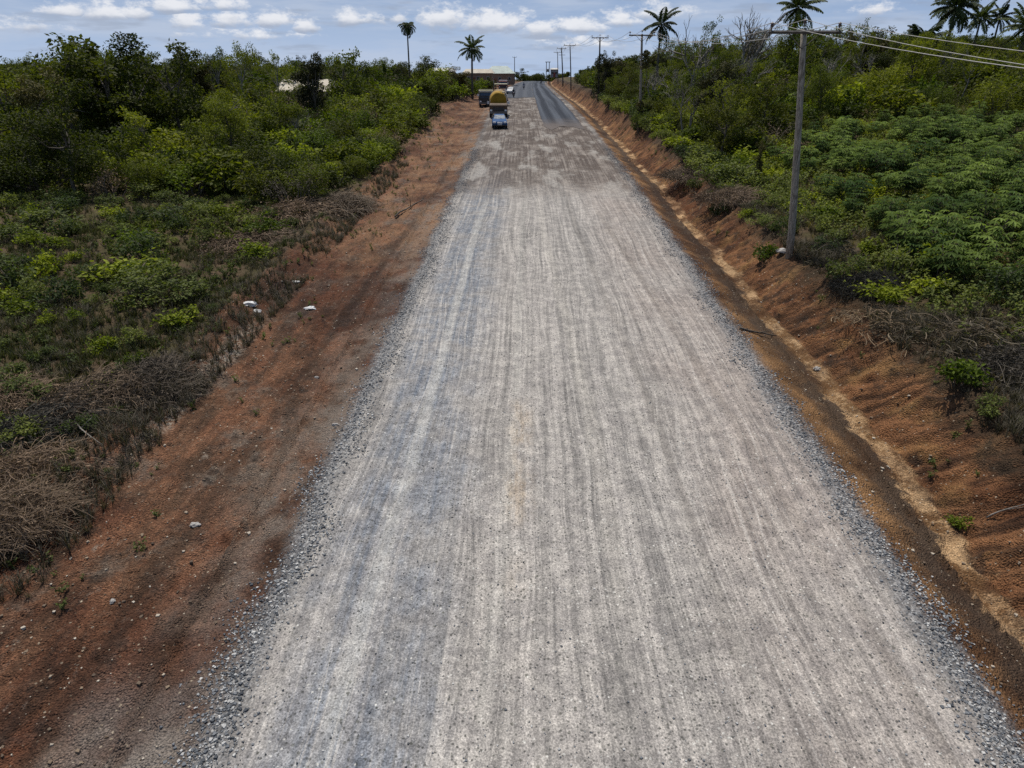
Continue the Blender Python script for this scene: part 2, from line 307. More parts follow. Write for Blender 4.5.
M = {}
M['ground'] = ground_material()
M['asphalt'] = asphalt_material('asphalt', (.024, .028, .036), (.078, .088, .104))
M['asphalt_worn'] = asphalt_material('asphalt_worn', (.060, .066, .077), (.115, .122, .134))
M['leaf_dark'] = leaf_mat('leaf_dark', (.016, .025, .004), (.092, .108, .012))
M['leaf_mid'] = leaf_mat('leaf_mid', (.022, .037, .005), (.150, .180, .016))
M['leaf_bright'] = leaf_mat('leaf_bright', (.048, .078, .006), (.235, .29, .022), .3)
M['leaf_vine'] = leaf_mat('leaf_vine', (.024, .027, .010), (.105, .10, .035), .15)
M['leaf_cassava'] = leaf_mat('leaf_cassava', (.016, .036, .007), (.175, .255, .075), .3, .7, .06)
M['leaf_palm'] = leaf_mat('leaf_palm', (.014, .026, .009), (.075, .105, .03), .2, .6, .2)
M['leaf_herb'] = leaf_mat('leaf_herb', (.030, .046, .012), (.165, .205, .055), .3)
M['grass'] = leaf_mat('grass_blades', (.046, .046, .014), (.20, .175, .07), .3)
M['dry'] = leaf_mat('dry_stems', (.045, .034, .020), (.32, .25, .165), .15)
M['drybrush'] = leaf_mat('dry_brush', (.040, .031, .022), (.25, .19, .135), .08)
M['bark'] = bark_mat('bark', (.05, .04, .03), (.17, .145, .115))
M['bark_pale'] = bark_mat('bark_pale', (.12, .11, .09), (.30, .27, .23))
M['pole'] = bark_mat('pole_wood', (.12, .10, .075), (.40, .35, .28), 4.5)
M['pole_dark'] = bark_mat('pole_wood_dark', (.05, .045, .04), (.13, .12, .11), 2.0)
M['stone_grey'] = stone_mat('stone_grey', (.04, .045, .052), (.16, .17, .18), (.5, .49, .46))
M['stone_pale'] = stone_mat('stone_pale', (.06, .04, .028), (.24, .18, .12), (.46, .41, .33))

# ------------------------------------------------------------------ mesh helpers
class G:
    def __init__(s): s.v = []; s.f = []; s.t = []; s.m = []; s.n = 0
    def add(s, v, f, t=.5, m=0):
        v = np.asarray(v, float).reshape(-1, 3); f = np.asarray(f, np.int64).reshape(-1, 4)
        s.v.append(v); s.f.append(f+s.n); s.n += len(v)
        s.t.append(np.full(len(v), t) if np.isscalar(t) else np.asarray(t, float)); s.m.append(np.full(len(f), m, np.int32))
        return s
    def arrays(s): return np.concatenate(s.v), np.concatenate(s.f), np.concatenate(s.t), np.concatenate(s.m)
    def mesh(s, name, mats, smooth=False):
        v, f, t, m = s.arrays()
        me = bpy.data.meshes.new(name)
        me.vertices.add(len(v)); me.vertices.foreach_set('co', v.astype(np.float32).ravel())
        me.loops.add(len(f)*4); me.loops.foreach_set('vertex_index', f.astype(np.int32).ravel())
        me.polygons.add(len(f)); me.polygons.foreach_set('loop_start', (np.arange(len(f))*4).astype(np.int32))
        try: me.polygons.foreach_set('loop_total', np.full(len(f), 4, np.int32))
        except Exception: pass
        for mm in mats: me.materials.append(mm)
        if len(mats) > 1: me.polygons.foreach_set('material_index', m)
        me.polygons.foreach_set('use_smooth', np.full(len(f), smooth))
        a = me.attributes.new('tint', 'FLOAT', 'POINT'); a.data.foreach_set('value', t.astype(np.float32))
        me.update(calc_edges=True)
        return me
def obj(name, me, parent=None, loc=None):
    o = bpy.data.objects.new(name, me); COL.objects.link(o)
    if parent: o.parent = parent
    if loc is not None: o.location = loc
    return o
def tag(o, label=None, cat=None, group=None, kind=None):
    if label: o['label'] = label
    if cat: o['category'] = cat
    if group: o['group'] = group
    if kind: o['kind'] = kind
    return o
def empty(name, loc, label, cat, group=None, rz=0.0, sc=1.0):
    o = bpy.data.objects.new(name, None); COL.objects.link(o); o.location = loc; o.rotation_euler = (0, 0, rz)
    o.scale = (sc, sc, sc) if np.isscalar(sc) else sc; o.empty_display_size = .2
    return tag(o, label, cat, group)
def tube(g, pts, rad, n=6, t=.5, m=0):
    pts = np.asarray(pts, float); k = len(pts); rad = np.full(k, rad) if np.isscalar(rad) else np.asarray(rad, float)
    d = np.gradient(pts, axis=0); d /= np.linalg.norm(d, axis=1)[:, None]+1e-9
    ref = np.array([.13, .97, .21]) if abs(d[0][2]) > .8 else np.array([.05, .11, 1.0])
    a = np.cross(d, ref); a /= np.linalg.norm(a, axis=1)[:, None]+1e-9; b = np.cross(d, a)
    an = np.arange(n)*2*PI/n
    v = pts[:, None]+rad[:, None, None]*(a[:, None]*np.cos(an)[None, :, None]+b[:, None]*np.sin(an)[None, :, None])
    i = np.arange(k-1)[:, None]*n; j = np.arange(n)[None]; j2 = (j+1) % n
    f = np.stack([i+j, i+j2, i+n+j2, i+n+j], -1).reshape(-1, 4)
    vv = v.reshape(-1, 3)
    if n == 4: f = np.concatenate([f, [[3, 2, 1, 0]], [[(k-1)*4, (k-1)*4+1, (k-1)*4+2, (k-1)*4+3]]])
    elif n >= 6:
        e0 = [[0, n-1, n-2, n-3]] ; b0 = (k-1)*n
        ef = []
        for q in range(1, n-2, 2): ef.append([0, q+2 if q+2 < n else q+1, q+1, q]); ef.append([b0, b0+q, b0+q+1, b0+(q+2 if q+2 < n else q+1)])
        f = np.concatenate([f, ef])
    g.add(vv, f, t, m)
def unit(v): return v/(np.linalg.norm(v, axis=-1, keepdims=True)+1e-9)
def leaves(g, c, L, W, t, m=0, up=.5, rng=RNG, dirs=None, droop=.25):
    """one bent rhombic leaf per centre"""
    n = len(c)
    nr = unit(rng.normal(size=(n, 3))*np.array([1, 1, .7])+np.array([0, 0, up*2]))
    d = rng.normal(size=(n, 3)) if dirs is None else dirs
    d = unit(d-(d*nr).sum(1)[:, None]*nr); s = np.cross(nr, d)
    L = (np.full(n, L) if np.isscalar(L) else L)*rng.uniform(.7, 1.3, n); W = np.full(n, W) if np.isscalar(W) else W
    L = L[:, None]; W = W[:, None]*rng.uniform(.8, 1.2, (n, 1))
    p0 = c; p1 = c+d*L*.45+s*W*.5-nr*L*.05; p2 = c+d*L-nr*L*droop; p3 = c+d*L*.45-s*W*.5-nr*L*.05
    v = np.stack([p0, p1, p2, p3], 1).reshape(-1, 3); f = np.arange(4*n).reshape(-1, 4)
    g.add(v, f, np.repeat(np.full(n, t) if np.isscalar(t) else t, 4), m)
def replicate(tpls, pts, sc, rz, tint_j=.15, rng=RNG, lean=.0):
    """merge copies of small templates into one G (for uncountable ground cover)"""
    g = G(); k = rng.integers(0, len(tpls), len(pts))
    for i, tp in enumerate(tpls):
        v, f, t, m = tp.arrays(); s = np.where(k == i)[0]
        if not len(s): continue
        c, sn = np.cos(rz[s]), np.sin(rz[s]); q = sc[s]
        x = (v[None, :, 0]*c[:, None]-v[None, :, 1]*sn[:, None])*q[:, None]+pts[s, 0][:, None]
        y = (v[None, :, 0]*sn[:, None]+v[None, :, 1]*c[:, None])*q[:, None]+pts[s, 1][:, None]
        z = v[None, :, 2]*q[:, None]+pts[s, 2][:, None]
        V = np.stack([x, y, z], -1).reshape(-1, 3)
        Fa = (f[None]+(np.arange(len(s))*len(v))[:, None, None]).reshape(-1, 4)
        T = np.clip(t[None]+rng.uniform(-tint_j, tint_j, (len(s), 1)), 0, 1).ravel()
        g.v.append(V); g.f.append(Fa+g.n); g.n += len(V); g.t.append(T); g.m.append(np.tile(m, len(s)))
    return g
def infrust(x, y, z, mx=90, top=-80, bot=850):
    px, py = project(x, y, z); return (px > -mx) & (px < 1024+mx) & (py < bot) & (py > top)

# ------------------------------------------------------------------ terrain
def terrain():
    ys = [-150., -60, -30, -15, -6, 0, 2, 4]
    while ys[-1] < 460: ys.append(ys[-1]+max(.055, .0042*ys[-1]))
    while ys[-1] < 3500: ys.append(ys[-1]*1.12)
    ys = np.array(ys)
    us = list(np.arange(-16, 14.001, .0625))
    l = -16.; step = .25
    L = []
    while l > -3500: l -= step; step = min(step*1.09, 300); L.append(l)
    r = 14.; step = .25; R = []
    while r < 3500: r += step; step = min(step*1.09, 300); R.append(r)
    us = np.array(L[::-1]+us+R)
    U, Y = np.meshgrid(us, ys); X = U+roadx(Y); Z = H(X, Y)
    nr, nc = U.shape
    v = np.stack([X, Y, Z], -1).reshape(-1, 3)
    wob = (WOB(Y)*.55).ravel()
    i = np.arange(nr-1)[:, None]*nc; j = np.arange(nc-1)[None]
    f = np.stack([i+j, i+j+1, i+nc+j+1, i+nc+j], -1)
    uc = (us[:-1]+us[1:])/2
    def piece(name, sel):
        ff = f[:, sel].reshape(-1, 4); idx, inv = np.unique(ff, return_inverse=True)
        g = G(); g.add(v[idx], inv.reshape(-1, 4)); me = g.mesh(name, [M['ground']], True)
        a = me.attributes.new('lat', 'FLOAT', 'POINT'); a.data.foreach_set('value', U.ravel()[idx].astype(np.float32))
        a = me.attributes.new('wob', 'FLOAT', 'POINT'); a.data.foreach_set('value', wob[idx].astype(np.float32))
        tag(obj(name, me), kind='structure')
    piece('gravel_road', (uc > -6.75) & (uc < 6.75))
    piece('dirt_shoulder', (uc < -6.75) & (uc > -13.4))
    piece('drainage_ditch', (uc > 6.75) & (uc < 9.0))
    piece('earth_bank', (uc > 9.0) & (uc < 11.5))
    piece('ground', uc < -13.4)
    piece('field', uc > 11.5)
terrain()
def slab(name, u0, u1, y0, y1, h, mat, wob=.0):
    ys = np.arange(y0, y1, 1.0); us = np.linspace(u0, u1, 13); U, Y = np.meshgrid(us, ys)
    U = U.copy(); U[:, 0] += fbm(ys*.3, ys*0, 3, 61)*wob; U[:, -1] += fbm(ys*.3, ys*0+7, 3, 62)*wob
    Y = Y.copy(); Y[0] += fbm(us*1.3, us*0, 3, 63)*3.0
    X = U+roadx(Y); Z = roadz(Y)-np.abs(U)*.018+h
    nr, nc = U.shape; top = np.stack([X, Y, Z], -1).reshape(-1, 3)
    i = np.arange(nr-1)[:, None]*nc; j = np.arange(nc-1)[None]
    f = np.stack([i+j, i+j+1, i+nc+j+1, i+nc+j], -1).reshape(-1, 4)
    ring = np.concatenate([np.arange(nc), np.arange(1, nr)*nc+nc-1, (nr-1)*nc+np.arange(nc-2, -1, -1), np.arange(nr-2, 0, -1)*nc])
    low = top[ring]-[0, 0, h+.05]; n0 = len(top); k = len(ring)
    sd = [[ring[a], n0+a, n0+(a+1) % k, ring[(a+1) % k]] for a in range(k)]
    g = G(); g.add(np.concatenate([top, low]), np.concatenate([f, sd])); me = g.mesh(name, [mat], False)
    a = me.attributes.new('lat', 'FLOAT', 'POINT'); a.data.foreach_set('value', np.concatenate([U.ravel(), U.ravel()[ring]]).astype(np.float32))
    tag(obj(name, me), kind='structure')
slab('asphalt_lane', .75, 5.55, 86, 430, .03, M['asphalt'], .12)
slab('asphalt_lane_worn', -5.6, .70, 148, 430, .05, M['asphalt_worn'], .3)

# ------------------------------------------------------------------ loose stones
def stone_tpl(rng):
    c = np.array([[x, y, z] for x in (-1, 1) for y in (-1, 1) for z in (-1, 1)], float)*rng.uniform(.25, .55, 3)*np.array([1, 1, .8])
    c += rng.normal(size=(8, 3))*.12
    g = G(); g.add(c, [[0, 1, 3, 2], [4, 6, 7, 5], [0, 4, 5, 1], [2, 3, 7, 6], [0, 2, 6, 4], [1, 5, 7, 3]], .5); return g
ST = [stone_tpl(RNG) for _ in range(8)]
def stones(name, n, ufn, y0, y1, smin, smax, mat, pw=1.7):
    Y = y0+(y1-y0)*RNG.random(n)**pw; u = ufn(n, Y); X = u+roadx(Y); Z = H(X, Y)
    k = infrust(X, Y, Z, 60); X, Y, Z = X[k], Y[k], Z[k]; n = len(X)
    s = smin*(smax/smin)**(RNG.random(n)**2.0)
    g = replicate(ST, np.stack([X, Y, Z+s*.1], 1), s, RNG.random(n)*6.3, .5)
    tag(obj(name, g.mesh(name, [mat])), kind='stuff')
def edge_u(n, Y):
    side = np.where(RNG.random(n) < .5, -1, 1)
    return side*(6.35+RNG.normal(size=n)*.28)-fbm(Y*.55, side*3., 3, 71)*.5
stones('loose_gravel', 26000, edge_u, 5, 70, .022, .055, M['stone_grey'])
stones('scattered_chippings', 6000, lambda n, Y: RNG.uniform(-6.2, 6.2, n), 5, 40, .014, .036, M['stone_grey'])
stones('pebbles', 5200, lambda n, Y: np.where(RNG.random(n) < .72, -7.0-6.8*RNG.random(n), 6.9+3.2*RNG.random(n)), 5, 60, .014, .075, M['stone_pale'])

# ------------------------------------------------------------------ plant templates
def blob_leaves(g, blobs, per, L, W, m, rng, tj=.3, up=.55, flat=.8):
    for (c, r) in blobs:
        n = int(per*r*r)
        d = unit(rng.normal(size=(n, 3))); rad = r*(.55+.5*rng.random(n)**.6)*(1+.22*np.sin(d[:, 0]*5+c[0]*3)*np.cos(d[:, 1]*6+c[1]))
        p = c+d*rad[:, None]*np.array([1, 1, flat])
        base = rng.random()
        t = np.clip(base*.9+.03+rng.normal(size=n)*.24*tj/.3, 0, 1)  # random leaf tint, its spread widened to paint in bright leaf glints
        leaves(g, p, L, W, t, m, up, rng, dirs=d+rng.normal(size=(n, 3))*.7+np.array([0, 0, -.3]))
def curve(p, q, rng, bend=.15, k=6):
    t = np.linspace(0, 1, k)[:, None]; L = np.linalg.norm(q-p)
    off = rng.normal(size=3)*bend*L
    return p*(1-t)+q*t+np.sin(t*PI)*off*.6+np.cumsum(rng.normal(size=(k, 3))*L*.012, 0)
def make_tree(seed, h, cr, nb, per, L, W, trunk_r, crown_mat, bark='bark', crown_z=.45, rmin=.18, rmax=.34, spread=1.0):
    """template: (trunk mesh, crown mesh), trunk base at the origin"""
    rng = np.random.default_rng(seed); gt = G(); gc = G()
    top = np.array([rng.normal()*.08*h, rng.normal()*.08*h, h*.78]); tr = curve(np.zeros(3)-[0, 0, .3], top, rng, .07, 9)
    tube(gt, tr, np.linspace(trunk_r, trunk_r*.25, 9), 7)
    blobs = []
    for i in range(nb):
        a = i*2.4+rng.uniform(-.4, .4); zf = crown_z+(1-crown_z)*rng.random()**.8
        rr = cr*spread*rng.uniform(.35, 1.0)*math.sqrt(max(.08, 1-((zf-.55)/.6)**2))
        e = np.array([math.cos(a)*rr, math.sin(a)*rr, h*zf*rng.uniform(.88, 1.0)])
        s = tr[min(8, int(2+5*zf*.9))]; br = curve(s, e, rng, .12, 6)
        tube(gt, br, np.linspace(trunk_r*.38, trunk_r*.07, 6), 5)
        r = cr*rng.uniform(rmin, rmax)*1.25; blobs.append((e-[0, 0, r*.3], r))
        for _ in range(2):
            e2 = e+rng.normal(size=3)*r*np.array([1.1, 1.1, .6]); tube(gt, curve(br[3], e2, rng, .1, 4), np.linspace(trunk_r*.14, trunk_r*.04, 4), 4)
            blobs.append((e2, r*rng.uniform(.45, .75)))
    blob_leaves(gc, blobs, per, L, W, 0, rng)
    return gt.mesh('trunk', [M[bark]], True), gc.mesh('crown', [M[crown_mat]])
def make_bush(seed, h, r, nb, per, L, W, mat, bare=.25, raw=False):
    rng = np.random.default_rng(seed); g = G(); blobs = []
    for i in range(nb):
        a = rng.random()*6.3; rr = r*math.sqrt(rng.random())*.8
        z = h*rng.uniform(.25, .85)*(1-.35*(rr/r)**2); br = r*rng.uniform(.22, .42)
        c = np.array([math.cos(a)*rr, math.sin(a)*rr, z]); blobs.append((c, br))
        tube(g, curve(np.array([c[0]*.2, c[1]*.2, -.15]), c, rng, .1, 5), np.linspace(.05*h/2.5, .012, 5), 4, .3, 1)
        if rng.random() < bare*1.6:
            e = c+np.array([rng.normal()*.3*r, rng.normal()*.3*r, h*rng.uniform(.15, .4)]); pp = curve(c, e, rng, .08, 5)
            tube(g, pp, np.linspace(.018, .006, 5), 4, .5, 1)
            leaves(g, np.repeat(pp[1:], 9, 0)+rng.normal(size=(36, 3))*.12, L, W, rng.random(36), 0, .4, rng)
    blob_leaves(g, blobs, per, L, W, 0, rng)
    return g if raw else g.mesh('foliage', [M[mat], M['bark']])
def make_bare(seed, h):
    rng = np.random.default_rng(seed); g = G()
    def grow(p, d, L, r, lv):
        q = p+d*L; c = curve(p, q, rng, .08, 5); tube(g, c, np.linspace(r, r*.6, 5), 5 if lv < 2 else 4)
        if lv >= 5: return
        for _ in range(3 if lv < 2 else rng.integers(2, 4)):
            nd = unit(d+rng.normal(size=3)*.42+np.array([0, 0, .12])); grow(c[rng.integers(2, 5)], nd, L*rng.uniform(.6, .8), r*.6, lv+1)
    grow(np.array([0, 0, -.2]), unit(np.array([.05, 0, 1.])), h*.32, .02*h, 0)
    return g.mesh('branches', [M['bark_pale']], True)
def make_palm(seed, h, R, nf, lean=.04, droop=1.0, up0=70, leaf=.55, tr=.17):
    rng = np.random.default_rng(seed); gt = G(); gc = G()
    t = np.linspace(0, 1, 10); pts = np.stack([lean*h*t**2, lean*.3*h*t, -.3+t*(h+.3)], 1)
    tube(gt, pts, tr*(1.25-.45*t), 8)
    top = pts[-1]
    for i in range(nf):
        a = i*2.39996+rng.uniform(-.2, .2); f = i/nf
        el = math.radians(up0-(up0+38)*f+rng.uniform(-13, 13)); L = R*rng.uniform(.75, 1.12)
        k = 11; P = [top+np.array([0, 0, .05])]; e = el
        for s in range(k-1):
            P.append(P[-1]+np.array([math.cos(a)*math.cos(e), math.sin(a)*math.cos(e), math.sin(e)])*L/(k-1)*1.15); e -= math.radians(7.5)*droop*(.5+1.1*s/k)
        P = np.array(P); tube(gc, P, np.linspace(.03, .008, k), 4, .4)
        nl = 26; s = np.linspace(.12, .98, nl); c = np.stack([np.interp(s*(k-1), np.arange(k), P[:, q]) for q in range(3)], 1)
        tan = unit(np.gradient(c, axis=0)); side = unit(np.cross(tan, [0, 0, 1.])); ll = leaf*np.sin(.25+s*2.6)
        for sg in (-1, 1):
            d = unit(side*sg+tan*.55+np.array([0, 0, -.45])+rng.normal(size=(nl, 3))*.1)
            w = .12*R/3
            q0 = c; q1 = c+d*ll[:, None]*.5+tan*w; q2 = c+d*ll[:, None]+np.array([0, 0, -1])*ll[:, None]*.18; q3 = c+d*ll[:, None]*.5-tan*w
            gc.add(np.stack([q0, q1, q2, q3], 1).reshape(-1, 3), np.arange(4*nl).reshape(-1, 4), np.repeat(np.clip(rng.random()*.6+rng.random(nl)*.4, 0, 1), 4))
    return gt.mesh('trunk', [M['bark']], True), gc.mesh('fronds', [M['leaf_palm']])
def cassava(seed):
    rng = np.random.default_rng(seed); g = G()
    ns = rng.integers(2, 4)
    for s in range(ns):
        a = rng.random()*6.3; hh = rng.uniform(.8, 1.35); top = np.array([math.cos(a)*.22, math.sin(a)*.22, hh])
        sp = curve(np.array([0, 0, -.1]), top, rng, .06, 6); tube(g, sp, np.linspace(.016, .009, 6), 4, .4, 1)
        nl = rng.integers(12, 17)
        for i in range(nl):
            f = i/nl; b = i*2.4+rng.random()*.5; z0 = hh*(.55+.45*f)
            base = np.array([np.interp(z0, sp[:, 2], sp[:, 0]), np.interp(z0, sp[:, 2], sp[:, 1]), z0])
            o = np.array([math.cos(b), math.sin(b), .35+.5*f]); e = base+unit(o)*rng.uniform(.2, .34)
            tube(g, np.array([base, e]), [.004, .003], 4, .3, 1)
            out = np.array([math.cos(b), math.sin(b), 0]); sd = np.array([-out[1], out[0], 0])
            th = np.linspace(-1.9, 1.9, 6)+rng.normal()*.1
            d = out[None]*np.cos(th)[:, None]+sd[None]*np.sin(th)[:, None]+np.array([0, 0, -.28])
            ln = .215*(1-.22*np.abs(th)/1.9)*rng.uniform(.85, 1.15)
            nr = unit(np.cross(d, np.cross([0, 0, 1.], d))); sv = np.cross(nr, unit(d)); w = .062
            c = np.repeat(e[None], 6, 0); L = ln[:, None]
            v = np.stack([c, c+d*L*.55+sv*w*.5, c+d*L-np.array([0, 0, .05]), c+d*L*.55-sv*w*.5], 1).reshape(-1, 3)
            g.add(v, np.arange(24).reshape(-1, 4), np.clip(.15+.6*f+rng.normal()*.12, 0, 1))
    return g
def herb(seed, h=.45, n=26, L=.13, W=.07, mat=0):
    rng = np.random.default_rng(seed); g = G()
    for s in range(rng.integers(3, 6)):
        a = rng.random()*6.3; top = np.array([math.cos(a)*h*.45, math.sin(a)*h*.45, h*rng.uniform(.6, 1)])
        sp = curve(np.array([0, 0, -.05]), top, rng, .1, 5); tube(g, sp, [.006]*5, 4, .3, 0)
        k = n//3; q = rng.random(k)**.7; c = np.stack([np.interp(q, np.linspace(0, 1, 5), sp[:, j]) for j in range(3)], 1)
        leaves(g, c, L, W, np.clip(.2+q*.6, 0, 1), 0, .8, rng)
    return g
def tuft(seed, h=.4, n=14, w=.012, spread=.6):
    rng = np.random.default_rng(seed); g = G()
    for i in range(n):
        a = rng.random()*6.3; r = rng.random()*.1; hh = h*rng.uniform(.5, 1.1); s = spread*rng.uniform(.2, 1)*hh
        b = np.array([math.cos(a)*r, math.sin(a)*r, -.02]); d = np.array([math.cos(a), math.sin(a), 0]); sd = np.array([-d[1], d[0], 0])*w
        m = b+d*s*.35+[0, 0, hh*.6]; e = b+d*s+[0, 0, hh*rng.uniform(.75, 1)]
        g.add([b-sd, b+sd, m+sd*.8, m-sd*.8], [[0, 1, 2, 3]], rng.random()); g.add([m-sd*.8, m+sd*.8, e+sd*.15, e-sd*.15], [[0, 1, 2, 3]], rng.random())
    return g
def brush(seed, R=1.0, h=.5, n=420, w=.007):
    rng = np.random.default_rng(seed); g = G()
    for i in range(n):
        a = rng.random()*6.3; rr = R*math.sqrt(rng.random()); b = np.array([math.cos(a)*rr, math.sin(a)*rr, 0])
        b[2] = h*(1-(rr/R)**2)*rng.uniform(-.1, .75); dz = rng.uniform(-.25, .9); o = rng.random()*6.3
        d = unit(np.array([math.cos(o), math.sin(o), dz])); L = rng.uniform(.25, .7)*R*.9
        c = curve(b, b+d*L, rng, .12, 5); c[:, 2] -= np.linspace(0, 1, 5)**2*L*.35
        tube(g, c, [w*rng.uniform(.5, 1.6)]*5, 3, rng.random())
        if i % 3 == 0: leaves(g, c[1:]+rng.normal(size=(4, 3))*.03, .07, .03, rng.random(4), 0, .3, rng)
    return g

FL = [.72, 1.0, 1.7, 1.3]
BUSH = {'dark': [make_bush(100+i, 3.0, 1.9, 15, int(460/FL[i]**1.7), .17*FL[i], .085*FL[i], 'leaf_dark') for i in range(4)],
        'mid': [make_bush(120+i, 2.8, 1.8, 15+i*3, int(420/FL[i]**1.7), .17*FL[i], .09*FL[i]*(.6 if i == 1 else 1), 'leaf_mid', .25+.4*(i == 1)) for i in range(4)],
        'dry': [make_bush(150+i, 2.3, 1.6, 12, 170, .12, .04, 'drybrush', .8) for i in range(3)],
        'bright': [make_bush(140+i, 2.2, 1.5, 12, int(380/FL[i]**1.7), .18*FL[i], .10*FL[i], 'leaf_bright') for i in range(3)]}
SMALL = {'dark': [make_bush(160+i, 1.0, .75, 10, 1050, .12, .06, 'leaf_herb') for i in range(3)],
         'bright': [make_bush(170+i, .8, .6, 9, 1050, .13, .075, 'leaf_bright') for i in range(3)]}
FT = [1.0, 1.6, .8, 1.3]
TREE = {'dark': [make_tree(200+i, 8, 2.9, 13, int(330/FT[3-i]**1.7), .22*FT[3-i], .12*FT[3-i], .17, 'leaf_dark', crown_z=.25) for i in range(4)],
        'mid': [make_tree(220+i, 8, 2.7, 11, int(300/FT[i]**1.7), .22*FT[i], .12*FT[i], .16, 'leaf_mid', crown_z=.35) for i in range(4)],
        'open': [make_tree(240+i, 9, 2.8, 9, 210, .24, .13, .14, 'leaf_mid', 'bark_pale', crown_z=.55, rmin=.14, rmax=.24) for i in range(3)],
        'vine': [make_tree(260+i, 6, 1.05, 16, 800, .17, .10, .14, 'leaf_vine', crown_z=.12, rmin=.35, rmax=.5) for i in range(3)]}

LOD = {'dark': [make_bush(100+i, 3.0, 1.9, 12, 150, .30, .17, 'leaf_dark', .1, True) for i in range(3)],
       'mid': [make_bush(120+i, 2.8, 1.8, 12, 140, .30, .17, 'leaf_mid', .1, True) for i in range(3)],
       'dry': [make_bush(150+i, 2.3, 1.6, 10, 90, .18, .06, 'drybrush', .5, True) for i in range(2)],
       'bright': [make_bush(140+i, 2.2, 1.5, 10, 130, .30, .18, 'leaf_bright', .1, True) for i in range(2)]}
TH = {k: [np.percentile(np.array([v.co.z for v in cr.vertices]), 99.3) for tr, cr in v] for k, v in TREE.items()}
def place_tree(kind, x, y, h, label, cat='tree', name=None, group=None, wide=1.0):
    i = random.randrange(len(TREE[kind])); tr, cr = TREE[kind][i]; h0 = TH[kind][i]
    s = h/h0*1.0; w = s*wide
    e = empty(name or {'dark': 'dense_tree', 'mid': 'leafy_tree', 'open': 'open_crowned_tree', 'vine': 'vine_covered_tree'}[kind], (x, y, hz(x, y)-.05), label, cat, group, random.random()*6.3, (w, w, s))
    obj('trunk', tr, e); obj('crown', cr, e); return e
def place_bush(kind, x, y, h, label, group=None, name='bush', src=BUSH, wide=1.0, cat='bush'):
    i = random.randrange(len(src[kind])); me = src[kind][i]; h0 = max(v.co.z for v in me.vertices) if me.get('h0') is None else me['h0']; me['h0'] = h0
    s = h/h0; o = obj(name, me, None, (x, y, hz(x, y)-.03)); o.rotation_euler = (0, 0, random.random()*6.3); w = s*wide*random.uniform(.9, 1.15)
    o.scale = (w, w, s); return tag(o, label, cat, group)

SKL = ([-60, 0, 20, 60, 75, 100, 120, 150, 180, 205, 220, 245, 265, 290, 320, 345, 370, 390, 410, 425, 440, 455, 500],
       [58, 57, 54, 54, 47, 40, 34, 36, 43, 50, 52, 50, 57, 55, 53, 51, 55, 61, 64, 62, 68, 78, 79])
SKR = ([560, 575, 585, 600, 615, 635, 660, 690, 720, 760, 800, 850, 900, 950, 1024, 1100],
       [79, 77, 71, 63, 56, 50, 47, 40, 35, 30, 27, 26, 31, 36, 36, 36])
placed = []
def free(x, y, r):
    for (a, b, c) in placed:
        if (a-x)**2+(b-y)**2 < (r+c)**2: return False
    placed.append((x, y, r)); return True
def topcap(x, y):
    px, _ = project(x, y, CZ); sk = SKL if px < 512 else SKR
    return zrow(np.interp(px, *sk), y), px

# ---- landmark trees, read off the photograph ------------------------------
def tree_at(kind, px, row, Y, label, wide=1.0, **k):
    x, y, z = at(px, Y); h = (zrow(row, Y)-z)*.97; placed.append((x, y, 1.0)); return place_tree(kind, x, y, h, label, wide=wide, **k)
tree_at('dark', 112, 34, 66, 'tall dark ragged tree above the left thicket, left one of the three tallest', 1.15)
tree_at('dark', 142, 33, 70, 'tall dark tree in the middle of the three tallest above the left thicket', 1.2)
tree_at('dark', 188, 40, 66, 'dark rounded tree at the right end of the tallest left clump', .95)
tree_at('mid', 84, 40, 62, 'leaning feathery tree at the left end of the tallest clump on the left', .9)
tree_at('open', 247, 40, 88, 'slender tree with bare limbs showing below a small open crown, left of the road', .8)
tree_at('open', 222, 45, 92, 'small flat-crowned tree just left of the slender open tree', .8)
tree_at('open', 284, 49, 105, 'open crowned tree on the left skyline behind the pale roof', .9)
tree_at('mid', 345, 48, 100, 'leafy tree on the left skyline right of the pale roof', 1.0)
tree_at('mid', 363, 52, 112, 'leafy tree on the left skyline, between the pale roof and the tall thin palm', .9)
tree_at('dark', 427, 55, 150, 'dark dense tree just right of the tall thin palm', 1.0)
tree_at('vine', 318, 52, 82, 'dark column-shaped vine-covered tree standing in front of the pale roof', 1.0)
tree_at('vine', 458, 66, 140, 'dark leaning vine-covered tree beside the left palm near the road', 1.5)
tree_at('open', 706, 14, 88, 'tall thin tree with sparse pale green leaves beside the bare tree, right of the road', .62)
tree_at('mid', 690, 46, 96, 'leafy tree below the sparse thin tree on the right', 1.0)
tree_at('open', 668, 36, 108, 'open crowned tree behind the palm beside the second pole', .8)
tree_at('mid', 800, 24, 84, 'leafy tree right behind the near concrete-grey pole', 1.0)
tree_at('mid', 783, 14, 92, 'leafy tree under the palm behind the near pole', .9)
tree_at('open', 850, 16, 86, 'pale open tree on the right skyline behind the wires', .8)
tree_at('vine', 711, 60, 64, 'dark vine-covered dead trunk among the bushes right of the road', 1.0)
tree_at('vine', 606, 50, 112, 'vine-covered tree stump next to the third pole', .7)
tree_at('open', 958, 30, 92, 'open crowned tree under the pair of far right palms', .9)
tree_at('mid', 1004, 46, 80, 'leafy tree at the right edge under the wires', 1.1)
tree_at('dark', 878, 34, 84, 'dense tree on the right skyline left of the big palm', 1.1)
tree_at('vine', 757, 137, 46, 'short dark vine-wrapped stump in the bright weeds left of the near pole', .55)
tree_at('dark', 521, 68, 440, 'lone dark round tree standing beyond the crest of the road', 1.5)
